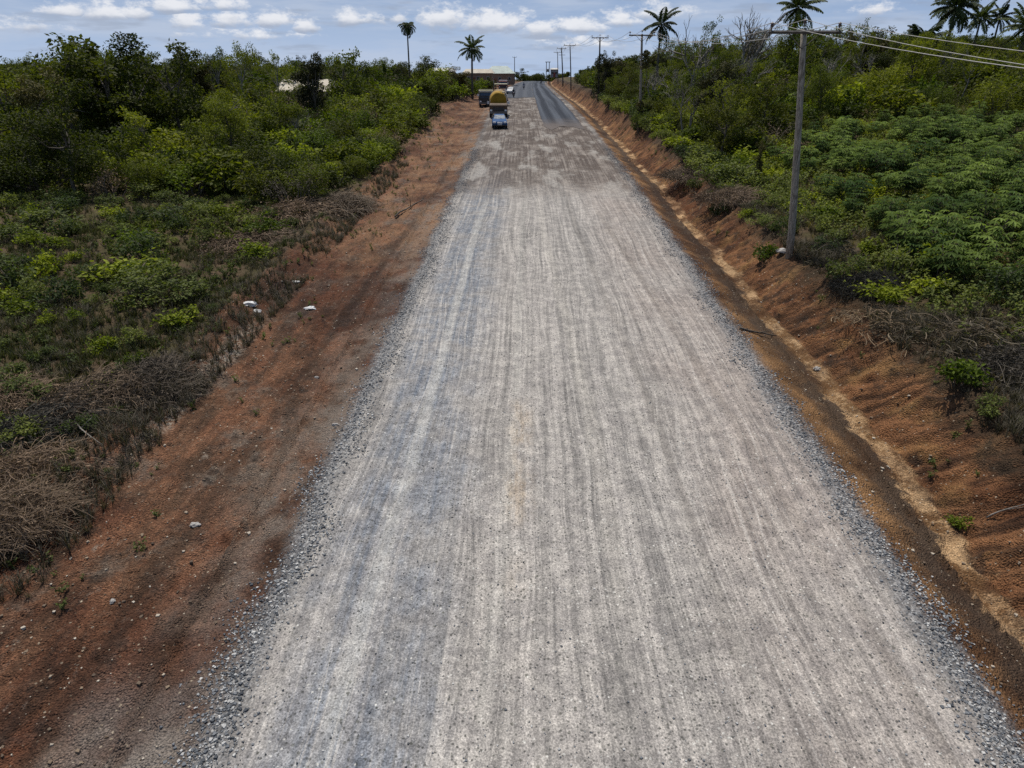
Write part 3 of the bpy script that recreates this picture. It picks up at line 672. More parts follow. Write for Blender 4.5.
x, y, z = at(735, 92); e = empty('bare_tree', (x, y, z), 'leafless pale tree with fine twigs on the right skyline', 'tree'); placed.append((x, y, 1.5))
me = make_bare(301, 10.5); b = obj('branches', me, e); hh = zrow(4, 92)-z; bh_ = max(v.co.z for v in me.vertices); e.scale = (hh/bh_,)*3
x, y, z = at(745, 96); e = empty('bare_tree', (x, y, z), 'lower leafless tree just right of the tall bare tree', 'tree'); me = make_bare(302, 8.0); obj('branches', me, e); e.scale = ((zrow(18, 96)-z)/max(v.co.z for v in me.vertices),)*3
x, y, z = at(690, 90); e = empty('bare_tree', (x, y, z), 'small leafless tree left of the sparse thin tree', 'tree'); me = make_bare(303, 8.0); obj('branches', me, e)
e.scale = ((zrow(15, 90)-z)/max(v.co.z for v in me.vertices),)*3

def palm_at(px, row, Y, R, seed, label, nf=22, droop=1.0, up0=70, leaf=.6, tr=.17, lean=.03):
    x, y, z = at(px, Y); h = zrow(row, Y)-z; t, c = make_palm(seed, h, R, nf, lean, droop, up0, leaf, tr); placed.append((x, y, .8))
    e = empty('palm_tree', (x-lean*h, y, z), label, 'palm', None); obj('trunk', t, e); obj('fronds', c, e)
palm_at(411, 27, 160, 2.1, 1, 'tall thin palm with a small drooping crown above the left skyline', 26, 1.7, 60, .55, .16, .004)
palm_at(473, 49, 150, 3.0, 2, 'palm with a full round crown by the roofs left of the road', 20, 1.0, 75, .75, .2, .01)
palm_at(656, 25, 118, 2.9, 3, 'palm just right of the second pole', 18, 1.0, 78, .8, .17, .01)
palm_at(785, 8, 93, 2.6, 4, 'palm at the top edge behind the near pole', 20, .9, 75, .75, .2, .01)
palm_at(937, 8, 92, 3.1, 5, 'biggest palm on the right, dark spreading crown cut by the top of the photo', 24, 1.1, 75, .8, .2, .01)
palm_at(968, 19, 118, 2.7, 6, 'left one of the two small twin palms on the far right skyline', 18, .9, 80, .7, .16, .01)
palm_at(986, 17, 124, 2.4, 7, 'right one of the two small twin palms on the far right skyline', 16, .8, 80, .7, .16, -.01)
palm_at(1011, 26, 84, 2.6, 8, 'spiky palm at the far right edge of the skyline', 22, .7, 85, .6, .2, .01)
palm_at(912, 40, 88, 2.9, 9, 'low spreading palm crown between the bushes left of the biggest palm', 20, .8, 70, .8, .2, .01)

placed.append((at(790, 30.8)[0], 30.8, 2.2))
for _p in ((945, 335), (890, 325), (1010, 372), (835, 262)): placed.append((*hit(*_p)[:2], 1.2))
SAP = [make_bare(311, 5.0), make_bare(314, 5.0)]
# ---- thickets -----------------------------------------------------------------
LBL = {}
def zone(x, y, side):
    u = x-float(roadx(y))
    if side == 'left':
        if u > -24 and y < 115: return 'beside the dirt shoulder on the left'
        return 'in the thicket far to the left' if u < -60 else 'inside the left thicket'
    return 'on top of the cut bank on the right' if u < 22 else 'in the wooded slope on the right'
cnt = {'bush': 0, 'tree': 0}; PB = []
def thicket(n, box, side, treeprob, r0, keep, bh=(2.2, 4.2), th=(5, 9)):
    x0, x1, y0, y1 = box; k = 0
    for _ in range(n):
        y = y0+(y1-y0)*random.random(); u = random.uniform(x0, x1); x = u+float(roadx(y))
        if not keep(x, y, u): continue
        zg = hz(x, y)
        px, py = project(x, y, zg+3)
        if px < -110 or px > 1130: continue
        r = r0*random.uniform(.85, 1.2)*(1+y/260)
        cap, px = topcap(x, y); hm = cap-zg
        if hm < 1.2: continue
        if not free(x, y, r*.62): continue
        k += 1
        nearw = max(0, min(1, (y-60)/60))
        if random.random() < treeprob and hm > 4.5:
            h = min(hm, random.uniform(*th)); kind = random.choice(['dark', 'mid', 'mid', 'open', 'open', 'vine'] if side == 'right' else ['dark', 'mid', 'mid', 'open', 'vine'])
            cnt['tree'] += 1
            place_tree(kind, x, y, h, {'dark': 'dense dark green tree ', 'mid': 'mid green leafy tree ', 'open': 'thin open crowned tree ', 'vine': 'narrow vine-covered tree '}[kind]+zone(x, y, side), group='trees '+zone(x, y, side))
        else:
            h = min(hm, random.uniform(*bh)*(1+nearw*.35)); kind = random.choices(['dark', 'mid', 'bright', 'dry'], [.33, .37, .18, .12])[0]; cnt['bush'] += 1
            PB.append((h/math.hypot(x, y), kind, x, y, h, {'dark': 'dark green dense bush ', 'mid': 'mid green leafy bush ', 'bright': 'bright yellow-green bush ', 'dry': 'brownish half-dry bush with bare stems '}[kind]+zone(x, y, side), 'bushes '+zone(x, y, side), 1.2+.25*(h < 2.5)))
def keepL(x, y, u):
    px, _ = project(x, y, hz(x, y)+1)
    if px > 235: lim = 44+max(0, (300-px))*.0
    else: lim = 46+max(0, 150-px)*.02
    lim += 9*float(fbm(np.array([x*.09]), np.array([y*.09]), 2, 81)[0]) if px < 240 else 0
    if y < lim: return False
    if 108 < y < 134 and u > -21: return False
    return u < -15.2-(y < 50)*1.5+(y > 134)*3.5
thicket(900, (-17, -14.8, 44, 108), 'left', 0, 1.15, lambda x, y, u: y > 50 or u < -16, (1.6, 2.8))
thicket(2600, (-30, -16, 44, 140), 'left', .05, 1.35, keepL, (2.2, 3.6), (4, 6))
thicket(2600, (-90, -28, 48, 110), 'left', .16, 1.75, keepL, (2.4, 4.2))
thicket(1500, (-130, -17, 108, 210), 'left', .5, 2.8, keepL, (3, 5))
thicket(900, (-34, -11.5, 134, 190), 'left', .15, 1.9, keepL, (1.6, 3.0))
thicket(700, (-36, -9.5, 186, 222), 'left', 0, 2.0, lambda x, y, u: u < -9.5, (2.2, 3.2))
def keepR(x, y, u):
    px, _ = project(x, y, hz(x, y)+1)
    lim = np.interp(px, [600, 660, 700, 760, 800, 860, 930, 1024, 1100], [40, 52, 52, 53, 60, 66, 64, 60, 58])
    return y > lim and u > 11.9+(y < 80)*.8
thicket(1500, (12, 26, 52, 200), 'right', .12, 1.35, keepR, (1.5, 3.0), (4, 6))
thicket(2600, (20, 90, 52, 120), 'right', .28, 1.85, keepR, (2.4, 4.0), (5, 9))
thicket(1300, (14, 120, 115, 220), 'right', .6, 2.9, keepR, (3, 5))
PB.sort(key=lambda q: -q[0]*(1.6 if abs(q[2]-float(roadx(q[3]))) < 22 else 1))
for q in PB[:285]: place_bush(q[1], q[2], q[3], q[4], q[5], q[6], wide=q[7])
for kind in ('dark', 'mid', 'bright', 'dry'):
    qs = [q for q in PB[285:] if q[1] == kind]
    if not qs: continue
    h0 = {'dark': 3.0, 'mid': 2.8, 'bright': 2.2, 'dry': 2.3}[kind]
    P = np.array([(q[2], q[3], hz(q[2], q[3])-.05) for q in qs]); sc_ = np.array([q[4]/h0*1.08 for q in qs])
    gg = replicate(LOD[kind], P, sc_, RNG.random(len(qs))*6.3, .15)
    tag(obj('scrub', gg.mesh('scrub', [M['drybrush' if kind == 'dry' else 'leaf_'+kind], M['bark']])), kind='stuff')
print('bushes', cnt, len(PB))

for i, (px, Y, hh) in enumerate([(648, 84, 5), (672, 74, 5.5), (716, 70, 5), (742, 76, 6), (826, 78, 5.5), (866, 80, 5), (690, 66, 4.5), (226, 74, 5), (300, 66, 4), (150, 58, 4)]):
    x, y, z = at(px, Y); e = empty('dead_sapling', (x, y, z), 'leafless grey sapling sticking out of the '+('right slope' if px > 512 else 'left thicket'), 'sapling', 'dead saplings '+('on the right slope' if px > 512 else 'in the left thicket'))
    me = SAP[i % 2]; obj('branches', me, e); e.scale = (hh/max(v.co.z for v in me.vertices),)*3; e.rotation_euler = (0, 0, i*1.7)
# ---- distant woodland : one mass ------------------------------------------------
def far_wood():
    g = G(); rng = np.random.default_rng(77); n = 0
    tpl = []
    for k in range(5):
        q = G(); blobs = [(np.array([rng.normal()*1.6, rng.normal()*1.6, rng.uniform(2.0, 6.2)]), rng.uniform(1.1, 2.1)) for _ in range(9)]
        blob_leaves(q, blobs, 42, .75, .5, 0, rng); tube(q, [[0, 0, -.5], [0, 0, 4]], [.25, .15], 4, .1); tpl.append(q)
    P = []
    while len(P) < 900:
        y = 190+900*rng.random()**1.6; x = rng.uniform(-1, 1)*y*.95
        u = x-float(roadx(y))
        if abs(u) < 15+(y > 330)*-6 and y < 400: continue
        if y > 400 and abs(u) < 9 and y < 430: continue
        if y < 225 and abs(u) < 100: continue
        px, _ = project(x, y, 10)
        if 425 < px < 515 and y < 330: continue
        z = hz(x, y); cap = zrow(np.interp(px, [-100, 400, 450, 512, 524, 548, 575, 640, 1100], [60, 62, 72, 72, 72, 72, 70, 50, 46]), y)
        P.append((x, y, z, min(1.6, max(.25, (cap-z)/8.2))*rng.uniform(.7, 1)))
    P = np.array(P); gg = replicate(tpl, P[:, :3], P[:, 3], rng.random(len(P))*6.3, .2, rng)
    tag(obj('distant_woodland', gg.mesh('distant_woodland', [M['leaf_dark']])), kind='stuff')
far_wood()

# ---- cassava-like crop on the right ----------------------------------------------
CAS = [cassava(400+i) for i in range(6)]
CASM = [c.mesh('crop_plant', [M['leaf_cassava'], M['bark']]) for c in CAS]
def crop():
    pts = []
    rng = np.random.default_rng(5)
    ys = np.arange(14, 66, 1.0)
    for yy in ys:
        for u in np.arange(13.2, 62, 1.0):
            y = yy+rng.normal()*.22; x = u+rng.normal()*.22+float(roadx(yy)); uu = x-float(roadx(y))
            z = hz(x, y); px, py = project(x, y, z+.6)
            if px > 1075 or px < 640: continue
            edge = 13.6+1.4*float(fbm(np.array([y*.2]), np.array([.3]), 2, 41)[0])+(y > 30)*1.0
            lim = np.interp(px, [600, 700, 760, 800, 860, 930, 1024, 1100], [0, 30, 50, 58, 64, 62, 58, 56])
            if uu < edge+.5 or y > lim: continue
            if float(fbm(np.array([x*.25]), np.array([y*.25]), 3, 43)[0]) < -.22: continue
            if random.random() < .16: continue
            pts.append((x, y, z, math.hypot(x, y)))
    pts.sort(key=lambda p: p[3])
    s0 = 'leafy crop plant with finger-shaped leaves in the field right of the near pole'
    for p in pts[:300]:
        i = random.randrange(6); o = obj('crop_plant', CASM[i], None, (p[0], p[1], p[2]-.02)); s = random.uniform(.75, 1.5)
        o.scale = (s*1.12, s*1.12, s); o.rotation_euler = (0, 0, random.random()*6.3); tag(o, s0, 'crop plant', 'crop plants in the field')
    print('crop', len(pts))
    P = np.array(pts[300:]).reshape(-1, 4); n = len(P)
    if n == 0: return
    g = replicate(CAS, P[:, :3], rng.uniform(.8, 1.6, n), rng.random(n)*6.3, .25, rng)
    tag(obj('crop_field', g.mesh('crop_field', [M['leaf_cassava'], M['bark']])), kind='stuff')
crop()

# ---- uncountable low cover ---------------------------------------------------------
HERB = [herb(500+i, .42, 30, .11, .06) for i in range(5)]
HERBL = [herb(520+i, .75, 42, .15, .085) for i in range(4)]
TUFT = [tuft(540+i) for i in range(5)]
DTUFT = [tuft(560+i, .5, 18, .008, .9) for i in range(4)]
def cover(name, tpls, n, ufn, yfn, mat, smin, smax, dens=None, tj=.2, seed=1):
    rng = np.random.default_rng(seed); Y = yfn(rng, n); u = ufn(rng, n, Y); X = u+roadx(Y)
    k = np.ones(n, bool)
    if dens is not None: k = rng.random(n) < dens(X, Y, u)
    X, Y = X[k], Y[k]; Z = H(X, Y); k = infrust(X, Y, Z, 60); X, Y, Z = X[k], Y[k], Z[k]; m = len(X)
    g = replicate(tpls, np.stack([X, Y, Z], 1), rng.uniform(smin, smax, m), rng.random(m)*6.3, tj, rng)
    tag(obj(name, g.mesh(name, mat)), kind='stuff'); print(name, m)
yf = lambda a, b, p=1.4: (lambda rng, n: a+(b-a)*rng.random(n)**p)
pL = lambda X, Y, s, sc=.35: sst(-.12, .3, fbm(X*sc, Y*sc, 3, s))
edgeL = lambda X, Y, u: sst(-13.2, -15.0, u-fbm(Y*.35, X*0+9, 2, 44)*1.2)
cover('short_grass', TUFT, 52000, lambda r, n, Y: -13.2-r.random(n)*(Y*.95+6), yf(9, 75), [M['grass']], .35, 1.1, lambda X, Y, u: edgeL(X, Y, u)*(.12+.88*pL(X, Y, 51)), .3, 1)
cover('low_weeds', HERB, 11000, lambda r, n, Y: -13.6-r.random(n)*(Y*.95+6), yf(12, 75), [M['leaf_herb']], .4, 1.0, lambda X, Y, u: edgeL(X, Y, u)*(.12+.88*pL(X, Y, 52, .5)*sst(13, 26, Y)), .25, 2)
cover('tall_weeds', HERBL, 4800, lambda r, n, Y: -14.5-r.random(n)*(Y*.95+3), yf(26, 75, 1.0), [M['leaf_mid']], .5, 1.25, lambda X, Y, u: edgeL(X, Y, u)*(.1+.9*pL(X, Y, 53, .3)*sst(27, 45, Y)), .25, 3)
cover('dry_grass', DTUFT, 30000, lambda r, n, Y: np.where(r.random(n) < .6, -11.6-r.random(n)**1.2*20, 10.7+r.random(n)**1.3*6), yf(9, 62), [M['dry']], .35, 1.0, lambda X, Y, u: .1+.9*pL(X, Y, 54, .45), .3, 4)
cover('undergrowth', HERBL, 17000, lambda r, n, Y: 12.2+r.random(n)*(Y*.6+8), yf(15, 80, 1.0), [M['leaf_herb']], .45, 1.15, lambda X, Y, u: (.25+.75*pL(X, Y, 55, .3))*sst(11.8, 14.5, u+fbm(Y*.4, X*0, 2, 45)), .25, 5)
cover('field_grass', TUFT, 15000, lambda r, n, Y: 11.6+r.random(n)*(Y*.6+8), yf(14, 75, 1.2), [M['grass']], .4, 1.0, lambda X, Y, u: .2+.8*pL(X, Y, 56, .4), .3, 6)
cover('bright_creeper', HERB, 3600, lambda r, n, Y: 12.5+r.random(n)*16, yf(36, 70, 1.0), [M['leaf_bright']], .8, 1.6, lambda X, Y, u: .15+.85*pL(X, Y, 57, .3), .2, 7)

cover('creeping_weeds', HERB, 1200, lambda r, n, Y: np.where(r.random(n) < .6, -13.6+r.random(n)**2*4.2, 12.2-r.random(n)**1.6*3.0), yf(10, 100, 1.0), [M['leaf_herb']], .25, .75, lambda X, Y, u: .1+.9*pL(X, Y, 58, .6), .3, 8)
# ---- single shrubs and brush heaps -------------------------------------------------
def shrub(px, row, h, kind, label, wide=1.1, name='shrub'):
    x, y, z = hit(px, row); placed.append((x, y, .9)); place_bush(kind, x, y, h*1.2, label, None, name, SMALL, wide, 'shrub')
shrub(147, 262, 1.5, 'dark', 'round dark green shrub standing alone in the left grass, biggest there')
shrub(12, 288, 1.5, 'dark', 'leafy dark shrub at the left edge of the grass')
shrub(182, 300, .9, 'dark', 'low dark spreading shrub left of the white litter', 1.8)
shrub(187, 326, .7, 'bright', 'pale green feathery shrub just below the dark spreading shrub', 1.5)
shrub(203, 245, .9, 'dark', 'small greyish shrub right of the big round shrub')
shrub(178, 232, 1.0, 'dark', 'small upright shrub behind the big round shrub on the left')
shrub(107, 352, .6, 'bright', 'small bright green shrub above the brown brush heaps')
shrub(132, 346, .7, 'dark', 'small dull green shrub beside the small bright one above the brush heaps')
shrub(82, 436, .6, 'dark', 'dark green shrub growing between two brown brush heaps')
shrub(28, 440, .7, 'dark', 'ragged green shrub near the left edge among brown brush')
shrub(32, 222, .9, 'bright', 'yellow-green shrub high in the left grass near the edge')
shrub(60, 248, .8, 'bright', 'yellowish shrub between the left edge shrubs')
shrub(72, 262, .6, 'bright', 'low yellow-green weed left of the big round shrub')
shrub(45, 325, .5, 'bright', 'light green weed clump in the left grass below the edge shrub')
shrub(75, 322, .5, 'bright', 'light green weed clump right of the other below the edge shrub')
shrub(215, 312, .4, 'dark', 'tiny dark weed just above the white plastic litter')
shrub(957, 380, .9, 'bright', 'bright green shrub hanging over the bare cut bank on the right', 1.3)
shrub(990, 412, .5, 'dark', 'small bluish green shrub under the bright shrub on the cut bank')
shrub(962, 528, .28, 'bright', 'tiny bright green plant growing in the ditch', 1.3)
shrub(768, 258, .7, 'bright', 'light green shrub left of the foot of the near pole', 1.3)
shrub(826, 252, .7, 'dark', 'dark shrub just right of the near pole foot')
shrub(845, 280, 1.0, 'dark', 'dark green bush between the near pole and the dry twigs')
shrub(895, 282, 1.3, 'dark', 'dense blue-green shrub at the front edge of the crop field')
shrub(880, 302, .7, 'bright', 'pale leafed low shrub in front of the dense blue-green shrub', 1.6)
shrub(925, 270, 1.3, 'bright', 'bright green shrub standing in front of the crop field')
shrub(1000, 300, 1.2, 'dark', 'dark leafy shrub at the right edge above the dry twigs')
shrub(718, 215, .9, 'dark', 'dark shrub on the bank edge left of the near pole')
shrub(640, 132, 2.2, 'dark', 'dark bush wrapped round the foot of the second pole', .6)
shrub(695, 190, .7, 'dark', 'small dull shrub on the bank edge, halfway to the second pole')
_k = 0
for _ in range(700):
    y = random.uniform(24, 110); u = random.uniform(10.5, 13.4+y*.02); x = u+float(roadx(y)); px, py = project(x, y, hz(x, y))
    if px > 1060 or not free(x, y, .55): continue
    kd = random.choice(['dark', 'dark', 'bright'])
    place_bush(kd, x, y, random.uniform(.4, 1.2)*(1+.5*(y > 45)), {'dark': 'small dull green shrub along the top of the right cut bank', 'bright': 'small light green shrub along the top of the right cut bank'}[kd],
               'small shrubs along the cut bank', 'shrub', SMALL, random.uniform(1.0, 1.7), 'shrub'); _k += 1
    if _k > 105: break
_k = 0
for _ in range(900):
    y = random.uniform(15, 48); u = -random.uniform(14.6, 14+y*.75); x = u+float(roadx(y)); px, py = project(x, y, hz(x, y))
    if px < -40 or py > 700 or float(fbm(np.array([x*.2]), np.array([y*.2]), 2, 91)[0]) < -.08+.5*random.random()-.25 or not free(x, y, .75): continue
    kd = random.choice(['dark', 'dark', 'bright']); _k += 1
    place_bush(kd, x, y, random.uniform(.35, 1.1)*(.7+.6*(y > 26)), {'dark': 'small dull green shrub scattered in the left grass', 'bright': 'small light green shrub scattered in the left grass'}[kd],
               'small shrubs scattered in the left grass', 'shrub', SMALL, random.uniform(1.0, 1.6), 'shrub')
    if _k > 75: break
BR = [brush(600+i, 1.0, .75, 2300, .0036) for i in range(3)]
BRM = [b.mesh('dry_brush', [M['drybrush']]) for b in BR]
TW = brush(610, 1.0, .8, 260, .0048).mesh('dry_twigs', [M['dry']])
def heap(px, row, sx, sy, sz, label, me=None, rz=None):
    x, y, z = hit(px, row); o = obj('brush_heap' if me is None else 'dry_twigs', me or random.choice(BRM), None, (x, y, z-.08)); o.scale = (sx*1.15, sy*1.15, sz*1.15); o.rotation_euler = (0, 0, random.random()*6 if rz is None else rz)
    tag(o, label, 'brush heap')
heap(160, 382, 1.5, 1.1, 1.2, 'brown dry brush heap overhanging the dirt edge, farthest of the left row')
heap(105, 398, 1.5, 1.3, 1.2, 'grey-brown dry brush heap, second from the far end of the left row')
heap(60, 425, 1.6, 1.2, 1.1, 'brown dry brush heap between the two dark green shrubs at the left')
heap(35, 478, 1.5, 1.2, 1.3, 'thick dark brush heap low at the left edge')
heap(5, 520, 1.2, 1.0, 1.1, 'nearest dry brush heap, cut by the left edge of the photo')
heap(20, 395, 1.4, 1.0, .8, 'flattened dry brush heap behind the row at the left edge')
heap(300, 215, 3.0, 2.2, 1.6, 'wide heap of pale dry stems in front of the left thicket')
heap(340, 205, 2.4, 1.8, 1.4, 'heap of dry stems touching the dirt shoulder under the thicket')
heap(255, 240, 2.6, 1.8, 1.0, 'low brownish heap of stems below the wide pale heap')
heap(870, 290, 1.2, .9, 1.3, 'dry brush heap right of the near pole')
heap(1010, 372, 1.6, 1.2, 1.3, 'brown brush heap at the right edge on top of the cut bank')
heap(735, 200, 1.8, 1.2, 1.3, 'dark brush heap on the bank edge left of the near pole')
heap(690, 178, 2.0, 1.4, 1.2, 'brown brush heap on the bank below the vine-covered trunk')
heap(835, 262, 1.1, 1.1, 1.7, 'bleached upright dry twigs right of the near pole', TW)
heap(945, 335, 2.0, 1.4, 1.2, 'tangle of pale dry twigs on top of the cut bank', TW)
heap(990, 345, 1.8, 1.4, 1.4, 'pale tangled twigs beside the brush heap at the right edge', TW)
heap(890, 325, 1.7, 1.2, .8, 'low scatter of dry twigs on the bank edge right of the near pole', TW)

# ------------------------------------------------------------------ poles and wires
POLES = []
def pole(bx, by, top, label, arm=2.6, mat='pole', r=.15, brace=True, seed=0):
    z0 = hz(bx, by); e = empty('utility_pole', (bx, by, z0), label, 'utility pole')
    t = Vector(top)-Vector((bx, by, z0)); g = G()
    k = np.linspace(0, 1, 9)[:, None]; P = np.array(t)[None]*k; P[0, 2] -= .5; P[1:-1, :2] += np.sin(k[1:-1]*PI)*.04
    tube(g, P, np.linspace(r, r*.68, 9), 8); obj('post', g.mesh('post', [M[mat]], True), e)
    g = G(); a = np.array(t)-[0, 0, .12]; h = arm/2
    tube(g, [a-[h, .15, 0], a+[h, -.15, 0]], [.065, .065], 4); obj('crossarm', g.mesh('crossarm', [M['pole_dark']]), e)
    if brace:
        for s in (-1, 1):
            g = G(); tube(g, [a+[s*h*.45, -.14, -.03], a+[0, -.08, -.6]], [.02, .02], 4); obj('brace', g.mesh('brace', [M['pole_dark']]), e)
    ins = []
    for q in (-h*.93, 0, h*.93):
        g = G(); p = a+[q, -.15 if q else 0, .06]; zz = np.array([0, .12, .14, .18, .2, .24, .26, .30]); rr = np.array([.02, .02, .06, .07, .05, .07, .05, .02])
        tube(g, p[None]+np.stack([zz*0, zz*0, zz+(.12 if q == 0 else 0)], 1), rr, 8); obj('insulator', g.mesh('insulator', [M['porcelain']], True), e)
        ins.append(Vector((bx, by, z0))+Vector(p)+Vector((0, 0, .28+(.12 if q == 0 else 0))))
    POLES.append(ins); return e
M['porcelain'] = plain('porcelain', (.07, .04, .03), .3)
def top_at(px, row, Y):
    z = zrow(row, Y); return ((px-512)*depth(Y, z)/F, Y, z)
x1, y1, _ = at(790, 30.8)
pole(x1, 30.8, top_at(804, 29, 30.8), 'tall grey pole leaning left, nearest one, on top of the cut bank', 2.9, 'pole', .17)
def pole_px(px, pxt, row, Y, label, **k):
    x, y, z = at(px, Y); return pole(x, y, top_at(pxt, row, Y), label, **k)
pole_px(639, 642, 34, 76, 'second pole from the camera, vine at its foot, crossarm against the sky', mat='pole', r=.15)
pole_px(598, 600, 37, 117, 'third pole from the camera, lower half hidden in climbing vines', mat='pole_dark')
pole_px(571, 570, 45, 178, 'fourth pole from the camera, plain dark pole by the bank end', mat='pole_dark', arm=2.8)
pole_px(563, 561.5, 48, 222, 'thick dark pole with two crossarms, fifth from the camera', mat='pole_dark', r=.2)
pole_px(558, 557.5, 52, 262, 'sixth pole from the camera, faint and thin beside the thick one', mat='pole_dark')
e5 = [o for o in COL.objects if o.name.startswith('utility_pole')][4]
tp = Vector(top_at(561.5, 55, 222))-e5.location; g = G(); tube(g, [np.array(tp)-[.9, .25, 0], np.array(tp)+[1.1, -.25, 0]], [.06, .06], 4); obj('crossarm', g.mesh('crossarm', [M['pole_dark']]), e5)
x, y, z = at(514.5, 300)
pole(x, y, top_at(514.5, 57, 300), 'lone pole left of the road on the crest', 1.6, 'pole_dark', .17, False)
POLES.pop()
M['wire'] = plain('wire_metal', (.46, .44, .40), .5, 0, .2)
def wire(a, b, sag, label, r=.014):
    t = np.linspace(0, 1, 25)[:, None]; P = np.array(a)[None]*(1-t)+np.array(b)[None]*t; P[:, 2] -= 4*sag*(t*(1-t))[:, 0]
    o = Vector(P[0]); g = G(); tube(g, P-P[0], r, 5); w = obj('power_line', g.mesh('power_line', [M['wire']], True), None, o); tag(w, label, 'power line', 'power lines along the right verge')
side = ['left', 'middle', 'right']
near = [Vector((q[0]+.5, -16, q[2]-2.7)) for i, q in enumerate(POLES[0])]
for i in range(3): wire(POLES[0][i], near[i], (1.0, 1.25, .95)[i], f'{side[i]} wire running from the near pole towards the camera', .0095)
for k in range(len(POLES)-1):
    nm = ['the near and the second pole', 'the second and the third pole', 'the third and the fourth pole', 'the fourth and the fifth pole', 'the fifth and the sixth pole'][k]
    for i in range(3): wire(POLES[k][i], POLES[k+1][i], .9, f'{side[i]} wire between {nm}', .013+.004*k)
# vines on the poles
def vine_on(px, Y, z0, z1, r, label, n=1100):
    x, y, z = at(px, Y); rng = np.random.default_rng(int(px)); g = G(); k = rng.random(n)
    rad = r*(.5+.5*rng.random(n))*(1.2-.6*k)*(1+.35*np.sin(k*17)); a = rng.random(n)*6.3
    c = np.stack([np.cos(a)*rad, np.sin(a)*rad, z0+k*(z1-z0)], 1); leaves(g, c, .2, .13, rng.random(n), 0, .3, rng)
    tube(g, np.stack([np.cos(np.linspace(0, 9, 12))*.2, np.sin(np.linspace(0, 9, 12))*.2, np.linspace(-.1, z1, 12)], 1), .03, 4, .3, 1)
    o = obj('climbing_vine', g.mesh('climbing_vine', [M['leaf_vine'], M['bark']]), None, (x, y, z)); tag(o, label, 'vine')
vine_on(639, 75.9, 0, 2.8, .5, 'dark vine climbing the foot of the second pole')
vine_on(599, 116.8, 0, 6.4, .9, 'thick vine climbing more than halfway up the third pole', 2200)
vine_on(641, 75.8, 5.6, 7.3, .42, 'vine tuft near the top of the second pole', 500)

# ------------------------------------------------------------------ small litter and sticks
def crumple(seed, sx, sy, sz):
    rng = np.random.default_rng(seed); bm = bmesh.new(); bmesh.ops.create_icosphere(bm, subdivisions=3, radius=1)
    for v in bm.verts:
        n = v.co.copy(); k = .75+.5*float(vnoise(np.array([n.x*2.3+seed]), np.array([n.y*2.3+n.z*1.7]), seed)[0])+rng.normal()*.05
        v.co = Vector((n.x*sx*k, n.y*sy*k, max(-.1, n.z)*sz*k))
    me = bpy.data.meshes.new('litter'); bm.to_mesh(me); bm.free(); return me
M['plastic'] = plain('litter_plastic', (.62, .62, .60), .45, 0, .25)
M['greystone'] = plain('grey_stone', (.36, .34, .31), .85, 0, .4)
for (px, row, s, nm, lab) in [(248, 306, (.42, .22, .14), 'plastic_litter', 'crumpled white plastic sheet at the edge of the left grass'),
                              (257, 312, (.16, .2, .09), 'plastic_litter', 'small white plastic scrap beside the crumpled sheet'),
                              (310, 309, (.24, .16, .08), 'plastic_litter', 'pale flattened bag on the brown dirt shoulder'),
                              (296, 283, (.22, .16, .07), 'plastic_litter', 'white scrap on the dirt shoulder behind the flattened bag')]:
    x, y, z = hit(px, row); me = crumple(int(px), *s); me.materials.append(M['plastic']); tag(obj(nm, me, None, (x, y, z)), lab, 'litter')
for (px, row, s, lab) in [(783, 251, (.3, .2, .16), 'pale stone at the foot of the near pole'), (113, 602, (.05, .07, .05), 'small pale stone on the bare brown dirt at lower left'),
                          (335, 425, (.10, .07, .06), 'pale stone on the dirt close to the left gravel edge'), (317, 378, (.08, .06, .05), 'small white stone on the brown shoulder above the pale stone'),
                          (195, 526, (.13, .08, .06), 'dark flat stone on the bare dirt shoulder'), (817, 370, (.13, .1, .09), 'round grey stone lying in the ditch')]:
    x, y, z = hit(px, row); me = crumple(int(px)+1, *s); me.materials.append(M['greystone']); tag(obj('stone', me, None, (x, y, z)), lab, 'stone')
def stick(p, q, r, lab, mat='bark', h0=.06):
    a = np.array(hit(*p))+[0, 0, h0]; b = np.array(hit(*q))+[0, 0, h0]; rng = np.random.default_rng(int(p[0])); c = curve(a, b, rng, .04, 7)
    c[:, 2] = np.maximum(c[:, 2], H(c[:, 0], c[:, 1])+r*.5)
    g = G(); tube(g, c-a, np.linspace(r, r*.4, 7), 6); k = c[3]-a; tube(g, [k, k+rng.normal(size=3)*.2+[0, 0, .1]], [r*.5, r*.2], 4)
    tag(obj('fallen_stick', g.mesh('fallen_stick', [M[mat]], True), None, a), lab, 'stick')
stick((740, 330), (775, 338), .05, 'dark fallen stick lying across the right gravel edge')
stick((985, 522), (1030, 508), .02, 'thin pale stick over the ditch near the right edge', 'bark_pale')
stick((70, 418), (103, 452), .03, 'bare stick poking out of the brown brush heaps', 'bark_pale')
stick((395, 218), (425, 200), .06, 'dark rotten branch on the far dirt shoulder')

